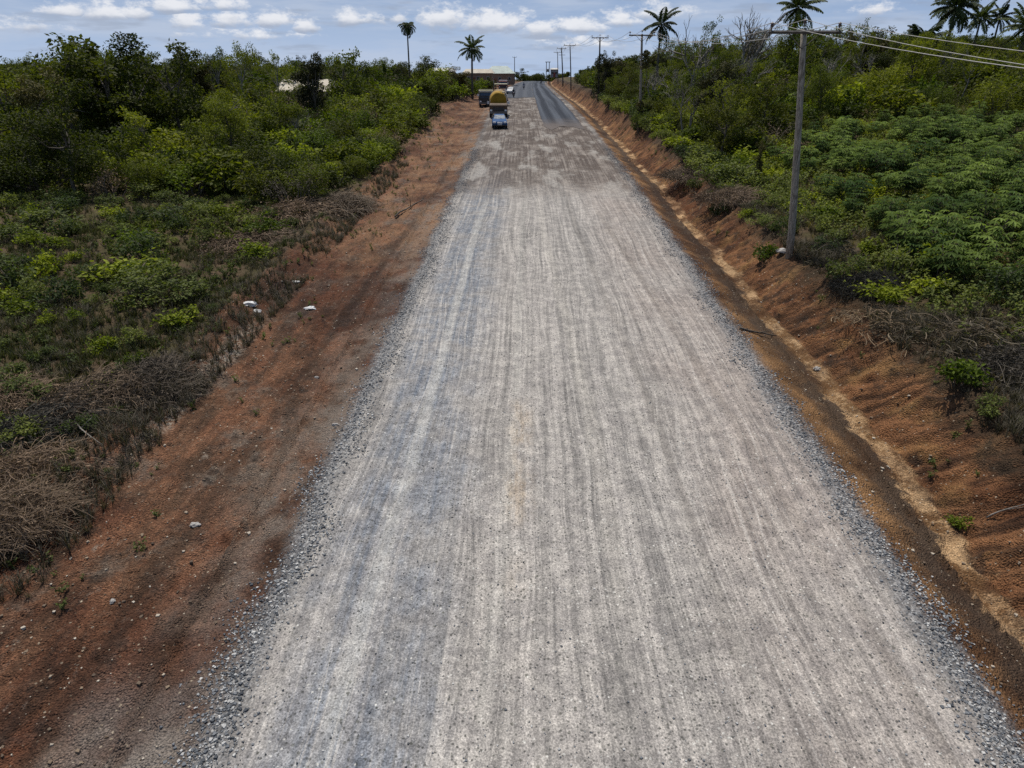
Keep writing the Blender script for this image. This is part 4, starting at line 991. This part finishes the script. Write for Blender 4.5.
# ------------------------------------------------------------------ vehicles
def bm_obj(name, bm, mat, parent, smooth=False, bevel=0):
    me = bpy.data.meshes.new(name); bmesh.ops.recalc_face_normals(bm, faces=bm.faces); bm.to_mesh(me); bm.free(); me.materials.append(mat)
    o = obj(name, me, parent)
    if smooth:
        for p in me.polygons: p.use_smooth = True
    if bevel:
        md = o.modifiers.new('b', 'BEVEL'); md.width = bevel; md.segments = 2; md.limit_method = 'ANGLE'
    return o
def bx(bm, cx, cy, cz, sx, sy, sz, taper=None):
    vs = [bm.verts.new((cx+a*sx/2*(taper[0] if taper and c > 0 else 1), cy+b*sy/2*(taper[1] if taper and c > 0 else 1), cz+c*sz/2)) for a in (-1, 1) for b in (-1, 1) for c in (-1, 1)]
    for q in ((0, 1, 3, 2), (4, 6, 7, 5), (0, 4, 5, 1), (2, 3, 7, 6), (0, 2, 6, 4), (1, 5, 7, 3)): bm.faces.new([vs[k] for k in q])
def cyl(bm, c, r, L, axis='x', n=20, r2=None):
    m = {'x': Matrix.Rotation(PI/2, 4, 'Y'), 'y': Matrix.Rotation(PI/2, 4, 'X'), 'z': Matrix.Identity(4)}[axis]
    bmesh.ops.create_cone(bm, cap_ends=True, segments=n, radius1=r, radius2=r if r2 is None else r2, depth=L, matrix=Matrix.Translation(c) @ m)
def prism(bm, prof, x0, x1, inset=None):
    """profile in (y,z), extruded along x; inset(z) gives the half-width reduction"""
    f = inset or (lambda z: 0)
    A = [bm.verts.new((x0+f(z), y, z)) for y, z in prof]; B = [bm.verts.new((x1-f(z), y, z)) for y, z in prof]
    bm.faces.new(A); bm.faces.new(B[::-1]); n = len(prof)
    for i in range(n): bm.faces.new([A[i], B[i], B[(i+1) % n], A[(i+1) % n]])
M['paint_blue'] = plain('paint_blue', (.022, .08, .20), .6, .0, .12, spec=.2)
M['paint_white'] = plain('paint_white', (.55, .55, .54), .35, 0, .3, coat=.3)
M['paint_dark'] = plain('paint_dark', (.02, .022, .025), .4, 0, .3)
M['paint_yellow'] = plain('paint_yellow', (.33, .19, .010), .7, 0, .6, (.14, .09, .015), 1.2)
M['paint_cab'] = plain('paint_cab', (.09, .05, .025), .5, 0, .5)
M['paint_cream'] = plain('paint_cream', (.50, .46, .30), .6, 0, .4)
M['paint_red'] = plain('paint_red', (.20, .035, .03), .5, 0, .4)
M['glass'] = plain('vehicle_glass', (.05, .085, .13), .35, 0, .15, spec=.25)
M['tyre'] = plain('tyre_rubber', (.016, .016, .016), .9)
M['rim'] = plain('rim_metal', (.35, .35, .36), .35, .7)
M['lamp'] = plain('lamp_glass', (.85, .85, .83), .1, 0, .05)
M['chrome'] = plain('chrome', (.6, .6, .6), .2, .9, .1)
M['steel'] = plain('worn_steel', (.16, .15, .14), .5, .5)
def wheel(par, x, y, r, w):
    bm = bmesh.new(); cyl(bm, (0, 0, 0), r, w, 'x', 24); t = bm_obj('wheel', bm, M['tyre'], par, bevel=.02); t.location = (x, y, r)
    bm = bmesh.new(); cyl(bm, (0, 0, 0), r*.6, w+.02, 'x', 16); bm_obj('rim', bm, M['rim'], t, bevel=.01)
def car(loc, rz, paint, label):
    e = empty('parked_car' if 'parked' in label else 'car', loc, label, 'car', None, rz)
    ins = lambda z: 0 if z < .62 else (z-.62)*.28 if z < .95 else .09+(z-.95)*.45
    prof = [(-2.12, .3), (-2.18, .5), (-2.1, .72), (-1.95, .84), (-1.05, .98), (-.35, 1.42), (.0, 1.47), (.85, 1.45), (1.55, 1.05), (2.1, .98), (2.16, .6), (2.1, .3)]
    bm = bmesh.new(); prism(bm, prof, -.88, .88, ins); bm_obj('body', bm, M[paint], e, bevel=.035)
    def quad(nm, pts, mat, th=.012):
        bm = bmesh.new(); a = [bm.verts.new(p) for p in pts]; c = sum((Vector(p) for p in pts), Vector())/4; nrm = (Vector(pts[1])-Vector(pts[0])).cross(Vector(pts[2])-Vector(pts[0])).normalized()
        if nrm.dot(c-Vector((0, 0, .7))) < 0: nrm = -nrm
        b = [bm.verts.new(Vector(p)+nrm*th) for p in pts]; bm.faces.new(a); bm.faces.new(b[::-1])
        for i in range(4): bm.faces.new([a[i], b[i], b[(i+1) % 4], a[(i+1) % 4]])
        return bm_obj(nm, bm, M[mat], e)
    quad('windshield', [(-.66, -.98, 1.02), (.66, -.98, 1.02), (.56, -.40, 1.385), (-.56, -.40, 1.385)], 'glass')
    quad('rear_window', [(-.62, 1.48, 1.08), (.62, 1.48, 1.08), (.54, .93, 1.39), (-.54, .93, 1.39)], 'glass')
    for s in (-1, 1):
        quad('side_window', [(s*.775, -.82, 1.02), (s*.775, .1, 1.02), (s*.635, .1, 1.36), (s*.645, -.36, 1.34)], 'paint_dark', .012)
        quad('side_window', [(s*.775, .16, 1.02), (s*.775, 1.2, 1.04), (s*.65, .85, 1.33), (s*.635, .16, 1.36)], 'paint_dark', .012)
        bm = bmesh.new(); bx(bm, s*.62, -2.11, .68, .34, .14, .17); bm_obj('headlight', bm, M['lamp'], e, bevel=.04)
        bm = bmesh.new(); bx(bm, s*.66, 2.12, .78, .3, .08, .16); bm_obj('tail_light', bm, M['paint_red'], e, bevel=.02)
        bm = bmesh.new(); bx(bm, s*.93, -.78, 1.02, .2, .1, .13); bm_obj('side_mirror', bm, M[paint], e, bevel=.03)
        for yy in (-1.35, 1.3): wheel(e, s*.80, yy, .31, .2)
    bm = bmesh.new(); bx(bm, 0, -2.16, .62, .62, .06, .16); bm_obj('grille', bm, M['chrome'], e, bevel=.02)
    bm = bmesh.new(); bx(bm, 0, -2.16, .36, 1.5, .1, .16); bm_obj('bumper', bm, M['paint_dark'], e, bevel=.03)
    bm = bmesh.new(); bx(bm, 0, -2.22, .45, .48, .02, .12); bm_obj('number_plate', bm, M['paint_white'], e)
    return e
def on_road(px, Y, dz=0):
    x, y, z = at(px, Y); return (x, y, z+dz)
car(on_road(499.5, 87), math.radians(2), 'paint_blue', 'blue saloon car facing the camera in front of the yellow drum truck')
car(on_road(511, 172), math.radians(-4), 'paint_white', 'pale car with a dark windshield farther up the road beside the machines')
def truck(loc, rz, label, name, cab, kind, roofm='paint_cream'):
    e = empty(name, loc, label, 'truck', None, rz)
    bm = bmesh.new(); bx(bm, 0, 2.9, .78, .95, 7.2, .26); bm_obj('chassis', bm, M['steel'], e)
    bm = bmesh.new(); prism(bm, [(-1.2, .55), (-1.25, 1.5), (-1.05, 2.35 if kind != 'drum' else 1.7), (.55, 2.4 if kind != 'drum' else 1.74), (.6, .55)], -1.22, 1.22, lambda z: 0 if z < 1.5 else (z-1.5)*.12); bm_obj('cab', bm, M[cab], e, bevel=.06)
    top = 2.35 if kind != 'drum' else 1.7
    bm = bmesh.new(); prism(bm, [(-1.262, 1.42), (-1.10, top-.18), (-1.075, top-.19), (-1.2, 1.42)], -1.02, 1.02, lambda z: (z-1.42)*.1); bm_obj('windshield', bm, M['glass'], e)
    bm = bmesh.new(); bx(bm, 0, -1.3, .62, 2.4, .16, .3); bm_obj('bumper', bm, M['steel'], e, bevel=.03)
    bm = bmesh.new(); bx(bm, 0, -1.25, 1.05, 1.5, .08, .42); bm_obj('grille', bm, M['paint_dark'], e, bevel=.02)
    for s in (-1, 1):
        bm = bmesh.new(); bx(bm, s*.98, -1.27, .9, .28, .08, .2); bm_obj('headlight', bm, M['lamp'], e, bevel=.02)
        bm = bmesh.new(); bx(bm, s*1.38, -1.15, 1.85, .26, .08, .34); bx(bm, s*1.28, -1.1, 1.95, .2, .04, .04); bm_obj('wing_mirror', bm, M['paint_white'], e, bevel=.02)
        for yy in (-.4, 4.2, 5.4): wheel(e, s*1.05, yy, .5, .32)
    if kind == 'drum':
        g = G(); k = np.array([0, .15, .6, 1.5, 2.6, 3.4, 4.3, 4.9]); r = np.array([.95, 1.08, 1.16, 1.22, 1.24, 1.15, .8, .5])
        P = np.stack([k*0, .95+k, 1.95+k*.07], 1); P[:, 2] += .05; tube(g, P, r, 24); dr = obj('drum', g.mesh('drum', [M['paint_yellow']], True), e)
        g = G()
        for s in (0, PI):
            tt = np.linspace(0, 1, 40); an = tt*7+s; rr = np.interp(tt*4.4+.3, k, r)+.02
            tube(g, np.stack([np.cos(an)*rr, .95+tt*4.4+.3, 2.0+(tt*4.4+.3)*.07+np.sin(an)*rr], 1), .035, 4)
        obj('stripe', g.mesh('stripe', [M['paint_white']]), dr)
        g = G(); tube(g, [(.55, 1.0, 3.05), (.8, 1.4, 3.15), (1.1, 2.2, 2.7), (1.2, 3.2, 2.2)], .07, 6); obj('highlight_rim', g.mesh('highlight_rim', [M['paint_cream']], True), e)  # pale tube added to imitate the highlight along the drum's right rim
        g = G(); tube(g, [(0, 5.7, 2.6), (0, 6.3, 2.3), (0, 6.8, 1.4)], [.25, .22, .2], 8); obj('chute', g.mesh('chute', [M['steel']], True), e)
    elif kind == 'tipper':
        bm = bmesh.new(); bx(bm, 0, 3.7, 1.75, 2.4, 5.4, 1.5); bm_obj('tipper_body', bm, M[roofm], e, bevel=.03)
        bm = bmesh.new()
        for q in range(6):
            for s in (-1, 1): bx(bm, s*1.23, 1.4+q*.92, 1.75, .08, .12, 1.5)
        bm_obj('side_ribs', bm, M['steel'], e)
        bm = bmesh.new(); bx(bm, 0, .9, 2.62, 2.3, .9, .12); bm_obj('cab_guard', bm, M[roofm], e, bevel=.02)
    return e
truck(on_road(498.5, 100.5), math.radians(1), 'yellow drum truck with brown cab behind the blue car', 'drum_truck', 'paint_cab', 'drum')
truck(on_road(486.5, 123), math.radians(3), 'black truck with a pale load body left of the yellow drum truck', 'tipper_truck', 'paint_dark', 'tipper')
truck(on_road(503, 205), math.radians(0), 'distant grey-topped tipper truck at the back of the row of vehicles', 'tipper_truck', 'paint_red', 'tipper', 'paint_white')
def roller(loc, rz, label):
    e = empty('road_roller', loc, label, 'road roller', None, rz)
    bm = bmesh.new(); cyl(bm, (0, -1.6, .75), .75, 2.0, 'x', 32); bm_obj('front_drum', bm, M['steel'], e, bevel=.03)
    bm = bmesh.new(); bx(bm, -1.1, -1.2, .85, .12, 1.9, .3); bx(bm, 1.1, -1.2, .85, .12, 1.9, .3); bx(bm, 0, -.35, .9, 2.3, .2, .35); bm_obj('drum_frame', bm, M['paint_red'], e)
    bm = bmesh.new(); bx(bm, 0, 1.6, 1.35, 1.6, 2.2, .9, (.9, .9)); bm_obj('engine_cover', bm, M['paint_red'], e, bevel=.06)
    bm = bmesh.new(); bx(bm, 0, .2, .95, 1.8, 1.5, .2); bx(bm, 0, .5, 1.3, .6, .5, .5); bx(bm, 0, .75, 1.75, .6, .12, .6); bm_obj('operator_seat', bm, M['paint_dark'], e, bevel=.02)
    bm = bmesh.new()
    for a in (-.85, .85):
        for b in (-.45, .9): bx(bm, a, b, 2.1, .07, .07, 2.3)
    bm_obj('canopy_posts', bm, M['paint_dark'], e)
    bm = bmesh.new(); bx(bm, 0, .22, 3.3, 2.2, 2.0, .14, (.92, .9)); bm_obj('canopy', bm, M['paint_cream'], e, bevel=.04)
    g = G(); tube(g, [(-1.15, 1.0, .9), (-1.15, 1.0, 3.9)], .07, 8); obj('exhaust_stack', g.mesh('exhaust_stack', [M['paint_dark']], True), e)
    for s in (-1, 1): wheel(e, s*.8, 1.7, .75, .5)
    for s in (-1, 1):
        bm = bmesh.new(); cyl(bm, (s*.75, -.52, 2.4), .14, .1, 'y', 12); bm_obj('headlight', bm, M['lamp'], e)
roller(on_road(501, 123), math.radians(2), 'road roller under a cream canopy behind the yellow drum truck')

# ---- motorbikes and riders ---------------------------------------------------------
M['skin'] = plain('skin', (.09, .05, .03), .6, 0, 0)
M['cloth_dark'] = plain('cloth_dark', (.02, .022, .03), .9)
M['cloth_blue'] = plain('cloth_blue', (.03, .05, .12), .9)
M['hair'] = plain('hair', (.01, .008, .007), .8)
def motorbike(loc, rz, label, paint):
    e = empty('motorbike', loc, label, 'motorbike', None, rz)
    for yy in (-.65, .62):
        bm = bmesh.new(); g = G(); a = np.linspace(0, 2*PI, 25); tube(g, np.stack([a*0, np.cos(a)*.27, np.sin(a)*.27], 1), .05, 6); w = obj('wheel', g.mesh('tyre', [M['tyre']], True), e); w.location = (0, yy, .32); bm.free()
        bm = bmesh.new(); cyl(bm, (0, 0, 0), .22, .03, 'x', 16); bm_obj('rim', bm, M['rim'], w)
    g = G(); tube(g, [(0, -.65, .32), (0, -.42, .95)], .03, 6); tube(g, [(0, -.4, .85), (0, .1, .45), (0, .62, .34)], .035, 6); tube(g, [(0, -.4, .88), (0, .3, .7), (0, .7, .72)], .035, 6); obj('frame', g.mesh('frame', [M['steel']], True), e)
    bm = bmesh.new(); bx(bm, 0, -.12, .86, .26, .5, .22, (.7, .8)); bm_obj('tank', bm, M[paint], e, bevel=.05)
    bm = bmesh.new(); bx(bm, 0, .4, .82, .24, .7, .1); bm_obj('seat', bm, M['paint_dark'], e, bevel=.03)
    bm = bmesh.new(); bx(bm, 0, .05, .45, .24, .35, .3); bm_obj('engine', bm, M['steel'], e, bevel=.02)
    g = G(); tube(g, [(-.36, -.3, 1.06), (-.1, -.42, 1.0), (.1, -.42, 1.0), (.36, -.3, 1.06)], .018, 6); obj('handlebar', g.mesh('handlebar', [M['steel']], True), e)
    bm = bmesh.new(); cyl(bm, (0, -.5, .92), .09, .1, 'y', 12); bm_obj('headlight', bm, M['lamp'], e)
def rider(loc, rz, label, shirt):
    e = empty('person', loc, label, 'person', None, rz)
    V = [(0, .28, .92), (0, .26, 1.12), (0, .2, 1.38), (0, .17, 1.5), (0, .15, 1.6)]; E = [(0, 1), (1, 2), (2, 3), (3, 4)]
    R = [.15, .14, .16, .06, .06]
    def addc(root, pts, rad):
        p = root
        for q, r in zip(pts, rad): V.append(q); R.append(r); E.append((p, len(V)-1)); p = len(V)-1
        return p
    hands = []
    for s in (-1, 1):
        addc(0, [(s*.12, .2, .9), (s*.2, -.12, .82), (s*.19, .05, .42), (s*.18, -.08, .34)], [.1, .08, .055, .045])
        hd = addc(2, [(s*.18, .18, 1.4), (s*.3, .0, 1.2), (s*.33, -.24, 1.09)], [.065, .045, .035]); hands.append(V[hd])
    addc(4, [(0, .14, 1.66)], [.07])
    me = bpy.data.meshes.new('body'); me.from_pydata(V, E, []); me.materials.append(M[shirt]); o = obj('body', me, e)
    md = o.modifiers.new('s', 'SKIN'); sk = me.skin_vertices[0].data
    for i, r in enumerate(R): sk[i].radius = (r, r)
    sk[0].use_root = True; md.use_smooth_shade = True; o.modifiers.new('ss', 'SUBSURF').levels = 1
    bm = bmesh.new(); bmesh.ops.create_uvsphere(bm, u_segments=16, v_segments=12, radius=1)
    for v in bm.verts: v.co = Vector((v.co.x*.085, v.co.y*.105+.12-(.012 if v.co.y < -.9 else 0), v.co.z*.125+1.74))
    bx(bm, 0, .008, 1.73, .02, .03, .03)
    for s in (-1, 1): bx(bm, s*.09, .13, 1.74, .02, .035, .05)
    hd = bm_obj('head', bm, M['skin'], e, True)
    bm = bmesh.new(); bmesh.ops.create_uvsphere(bm, u_segments=16, v_segments=12, radius=1)
    for v in list(bm.verts):
        if v.co.z < -.1: bm.verts.remove(v)
    for v in bm.verts: v.co = Vector((v.co.x*.095, v.co.y*.115+.135, v.co.z*.125+1.757))
    bm_obj('hair', bm, M['hair'], hd, True)
    for h in hands:
        g = G(); tube(g, [h, (h[0], h[1]-.05, h[2]+.0)], [.04, .035], 6)
        for q in range(4): x = h[0]-.03+q*.02; tube(g, [(x, h[1]-.05, h[2]), (x, h[1]-.09, h[2]+.005), (x, h[1]-.1, h[2]-.03)], .009, 5)
        tube(g, [(h[0]-math.copysign(.035, h[0]), h[1]-.02, h[2]), (h[0]-math.copysign(.045, h[0]), h[1]-.07, h[2]-.02)], .01, 5)
        obj('hand', g.mesh('hand', [M['skin']], True), e)
for (px, Y, rz, b, p, sh, paint) in [
        (513.6, 150, 5, 'dark motorbike just right of the vehicles, nearest of the three motorbikes', 'rider in dark clothes on the nearest motorbike', 'cloth_dark', 'paint_red'),
        (523.8, 205, 0, 'motorbike in the middle of the road, its rider facing the camera', 'rider in blue clothes on the motorbike in the middle of the road', 'cloth_blue', 'paint_dark'),
        (541, 292, 180, 'farthest motorbike, at the right edge of the asphalt near the crest', 'rider in dark clothes on the farthest motorbike near the crest', 'cloth_dark', 'paint_dark')]:
    l = on_road(px, Y, .05 if Y > 148 else 0); motorbike(l, math.radians(rz), b, paint); rider(l, math.radians(rz), p, sh)

# ------------------------------------------------------------------ buildings
def corr(name, c1, c2):
    t = NT(name); P = t.n('ShaderNodeTexCoord').outputs['Object']; X, Y, Z = t.sep(P)
    w = t.math('SINE', t.math('MULTIPLY', X, 25)); n = t.noise(P, .8, 4)
    b = t.n('ShaderNodeBump', {'Strength': .6, 'Distance': .03, 'Height': w}).outputs[0]
    return t.out(t.n('ShaderNodeBsdfPrincipled', {'Base Color': t.mix(t.mr(n, .35, .7), c1, c2), 'Roughness': .5, 'Normal': b}).outputs[0])
M['roof_beige'] = corr('roof_beige', (.50, .44, .33), (.36, .30, .22)); M['roof_green'] = corr('roof_green', (.36, .43, .38), (.25, .30, .27)); M['roof_white'] = corr('roof_white', (.6, .58, .53), (.42, .40, .36))
M['wall_brown'] = plain('wall_brown', (.26, .17, .12), .9, 0, .5); M['wall_cream'] = plain('wall_cream', (.50, .43, .33), .9, 0, .5); M['wall_grey'] = plain('wall_grey', (.27, .26, .27), .9)
def house(px, Y, W, D, wallh, roofh, roof, wall, label, name='house', rz=0, hip=1.5, sink=0, zbase=None):
    x, y, z = at(px, Y); e = empty(name, (x, y, z-.1-sink), label, 'house', None, rz)
    bm = bmesh.new(); bx(bm, 0, 0, wallh/2, W, D, wallh); bm_obj('wall', bm, M[wall], e)
    bm = bmesh.new(); o = .5; a = [bm.verts.new(p) for p in [(-W/2-o, -D/2-o, wallh+.02), (W/2+o, -D/2-o, wallh+.02), (W/2+o, D/2+o, wallh+.02), (-W/2-o, D/2+o, wallh+.02)]]
    r = [bm.verts.new((-W/2+hip, 0, wallh+roofh)), bm.verts.new((W/2-hip, 0, wallh+roofh))]
    for q in ((a[0], a[1], r[1], r[0]), (a[2], a[3], r[0], r[1]), (a[1], a[2], r[1]), (a[3], a[0], r[0]), tuple(a[::-1])): bm.faces.new(q)
    bm_obj('roof', bm, M[roof], e)
    n = max(2, int(W/3)); 
    for i in range(n):
        bm = bmesh.new(); cx = -W/2+W*(i+.5)/n; bx(bm, cx, -D/2-.02, wallh*.55, .95, .06, 1.0)
        w = bm_obj('window', bm, M['paint_white'], e); bm = bmesh.new(); bx(bm, cx, -D/2-.045, wallh*.55, .8, .05, .85); bm_obj('pane', bm, M['paint_dark'], w)
    bm = bmesh.new(); bx(bm, W/(2*n)-W/2+W/n*.5+.0, -D/2-.03, 1.0, .9, .07, 2.0); bm_obj('door', bm, M['paint_red'], e)
def tune(px, Y, row, W, D, wallh, roofh, *a, **k):
    x, y, z = at(px, Y); k['sink'] = -(zrow(row, Y+D*.3)-(z-.1)-wallh-roofh); house(px, Y, W, D, wallh, roofh, *a, **k)
tune(312, 112, 79, 7.5, 8, 2.6, 1.6, 'roof_beige', 'wall_cream', 'house with a pale beige roof half hidden in the left thicket', hip=.1)
tune(441, 225, 68, 8.5, 6, 2.6, 1.0, 'roof_white', 'wall_cream', 'low house with a whitish roof right of the tall thin palm', hip=.3)
tune(479, 235, 69, 9, 8, 3.2, 1.2, 'roof_beige', 'wall_brown', 'low house with a yellowish roof behind the round-crowned palm', hip=.5)
tune(500, 262, 66, 10, 10, 3.6, 2.4, 'roof_green', 'wall_brown', 'house with a pale green hipped roof behind the row of vehicles', hip=2.4)
tune(554, 335, 68, 3.2, 3, 3.2, .6, 'roof_white', 'wall_grey', 'small grey block hut between the far poles at the crest', hip=.3)
def gantry():
    x, y, z = at(547.5, 318); e = empty('transformer_frame', (x, y, z), 'twin-post transformer frame with a flat top near the crest', 'utility pole'); top = zrow(62, 318)-z
    for s in (-.6, .6):
        g = G(); tube(g, [(s, 0, -.3), (s, 0, top)], .14, 6); obj('post', g.mesh('post', [M['pole_dark']], True), e)
    bm = bmesh.new(); bx(bm, 0, 0, top, 2.2, .3, .25); bx(bm, 0, 0, top*.55, 1.6, .3, .2); bm_obj('crossbeam', bm, M['pole_dark'], e)
    bm = bmesh.new(); bx(bm, 0, 0, top*.55+.55, .8, .7, .9); bm_obj('transformer', bm, M['steel'], e, bevel=.05)
gantry()
M['cloth_red'] = plain('cloth_red', (.3, .04, .03), .8)
# ------------------------------------------------------------------ sky and light
W = bpy.data.worlds.new('World'); S.world = W
t = NT('', W)
SUN_EL, SUN_AZ = math.radians(66), math.radians(-22)
sky = t.n('ShaderNodeTexSky', sky_type='NISHITA', sun_disc=False, sun_elevation=SUN_EL, sun_rotation=SUN_AZ, air_density=1.0, dust_density=1.5, ozone_density=2.0, altitude=0).outputs[0]
D = t.n('ShaderNodeTexCoord').outputs['Generated']; dx, dy, dz_ = t.sep(D)
az = t.math('ARCTAN2', dx, dy); el = t.math('ARCSINE', dz_)
vec = t.comb(az, el)
nz = t.noise(t.comb(t.math('MULTIPLY', az, 40), t.math('MULTIPLY', el, 75)), 1, 6, .65)
nzl = t.noise(t.comb(t.math('MULTIPLY', az, 5), t.math('MULTIPLY', el, 34)), 1, 5, .6)
def dirof(px, row):
    v = np.array([(px-512)/F, CP+SP*(384-row)/F, CP*(384-row)/F-SP]); v /= np.linalg.norm(v); return math.atan2(v[0], v[1]), math.asin(v[2])
CL = [(62, 10, 15, 4, 1), (108, 12, 16, 6, 1), (134, 12, 14, 5, .9), (172, 6, 20, 5, 1), (188, 21, 14, 6, .8), (222, 4, 20, 5, .9), (232, 19, 18, 6, .9), (276, 19, 16, 6, 1), (306, 25, 11, 5, .95), (357, 18, 20, 5, .8), (400, 18, 10, 4, .7),
      (443, 18, 21, 8, 1), (493, 21, 32, 8, 1), (541, 29, 18, 6, .95), (580, 26, 26, 6, .9), (620, 20, 20, 5, .8), (655, 12, 28, 6, .7), (20, 26, 26, 4, .5), (250, 34, 40, 5, .45), (585, 42, 36, 6, .5), (872, 8, 22, 5, .6)]
mask = None; qsel = None
for (px, row, w, h, st) in CL:
    a, e_ = dirof(px, row+h*.4); w_ = w/F*1.2; h_ = h/F*1.75
    qx = t.math('MULTIPLY', t.math('SUBTRACT', az, a), 1/w_); qy = t.math('MULTIPLY', t.math('SUBTRACT', el, e_), 1/h_)
    qy = t.math('MULTIPLY', qy, t.math('ADD', 1.0, t.math('MULTIPLY', t.math('LESS_THAN', qy, 0), .8)))
    r = t.n('ShaderNodeVectorMath', {0: t.comb(qx, qy)}, operation='LENGTH').outputs['Value']
    v = t.math('MULTIPLY', t.math('SUBTRACT', 1.25, r), st)
    if mask is None: mask = v; qsel = qy
    else:
        g_ = t.math('GREATER_THAN', v, mask)
        qsel = t.math('ADD', t.math('MULTIPLY', g_, qy), t.math('MULTIPLY', t.math('SUBTRACT', 1.0, g_), qsel)); mask = t.math('MAXIMUM', mask, v)
mask = t.math('ADD', mask, t.math('MULTIPLY', t.math('SUBTRACT', nz, .5), 2.6))
cum = t.mr(mask, .1, .85)
shade = t.noise(t.comb(t.math('MULTIPLY', az, 30), t.math('MULTIPLY', el, 70), 3.0), 1, 4, .6)
cc = t.mix(t.mr(t.math('ADD', qsel, t.math('MULTIPLY', t.math('SUBTRACT', shade, .5), 1.6)), -.75, .35), (4.0, 4.6, 5.8), (8.3, 8.5, 9.0))
veil = t.mr(nzl, .40, .66, 0, .6)
base = t.mix(.82, sky, t.mix(t.mr(el, -.01, .10), (4.7, 6.2, 8.9), (2.7, 3.9, 6.4)))
skyc = t.mix(veil, base, (5.4, 6.1, 7.4))
dk = t.math('MULTIPLY', t.mr(t.noise(t.comb(t.math('MULTIPLY', az, 9), t.math('MULTIPLY', el, 60), 9.0), 1, 4, .6), .52, .68), .5)
skyc = t.mix(dk, skyc, (3.2, 3.75, 4.8))
skyc = t.mix(cum, skyc, cc)
zen = t.mr(el, .14, .4)
skyc = t.mix(zen, skyc, sky)
bg = t.n('ShaderNodeBackground', {'Color': skyc, 'Strength': .097}).outputs[0]
t.n('ShaderNodeOutputWorld', {0: bg})
ld = bpy.data.lights.new('sun', 'SUN'); ld.energy = 3.9; ld.angle = math.radians(.6); ld.color = (1, .95, .87)
sun = bpy.data.objects.new('sun', ld); COL.objects.link(sun)
sd = Vector((math.sin(SUN_AZ)*math.cos(SUN_EL), math.cos(SUN_AZ)*math.cos(SUN_EL), math.sin(SUN_EL)))
sun.rotation_euler = sd.to_track_quat('Z', 'Y').to_euler(); sun.location = sd*60

# ------------------------------------------------------------------ render settings
S.view_settings.view_transform = 'Standard'; S.view_settings.look = 'None'; S.view_settings.exposure = 0; S.view_settings.gamma = 1
c = S.cycles
c.max_bounces = 5; c.diffuse_bounces = 2; c.glossy_bounces = 2; c.transmission_bounces = 2; c.transparent_max_bounces = 4; c.caustics_reflective = False; c.caustics_refractive = False
c.use_denoising = False
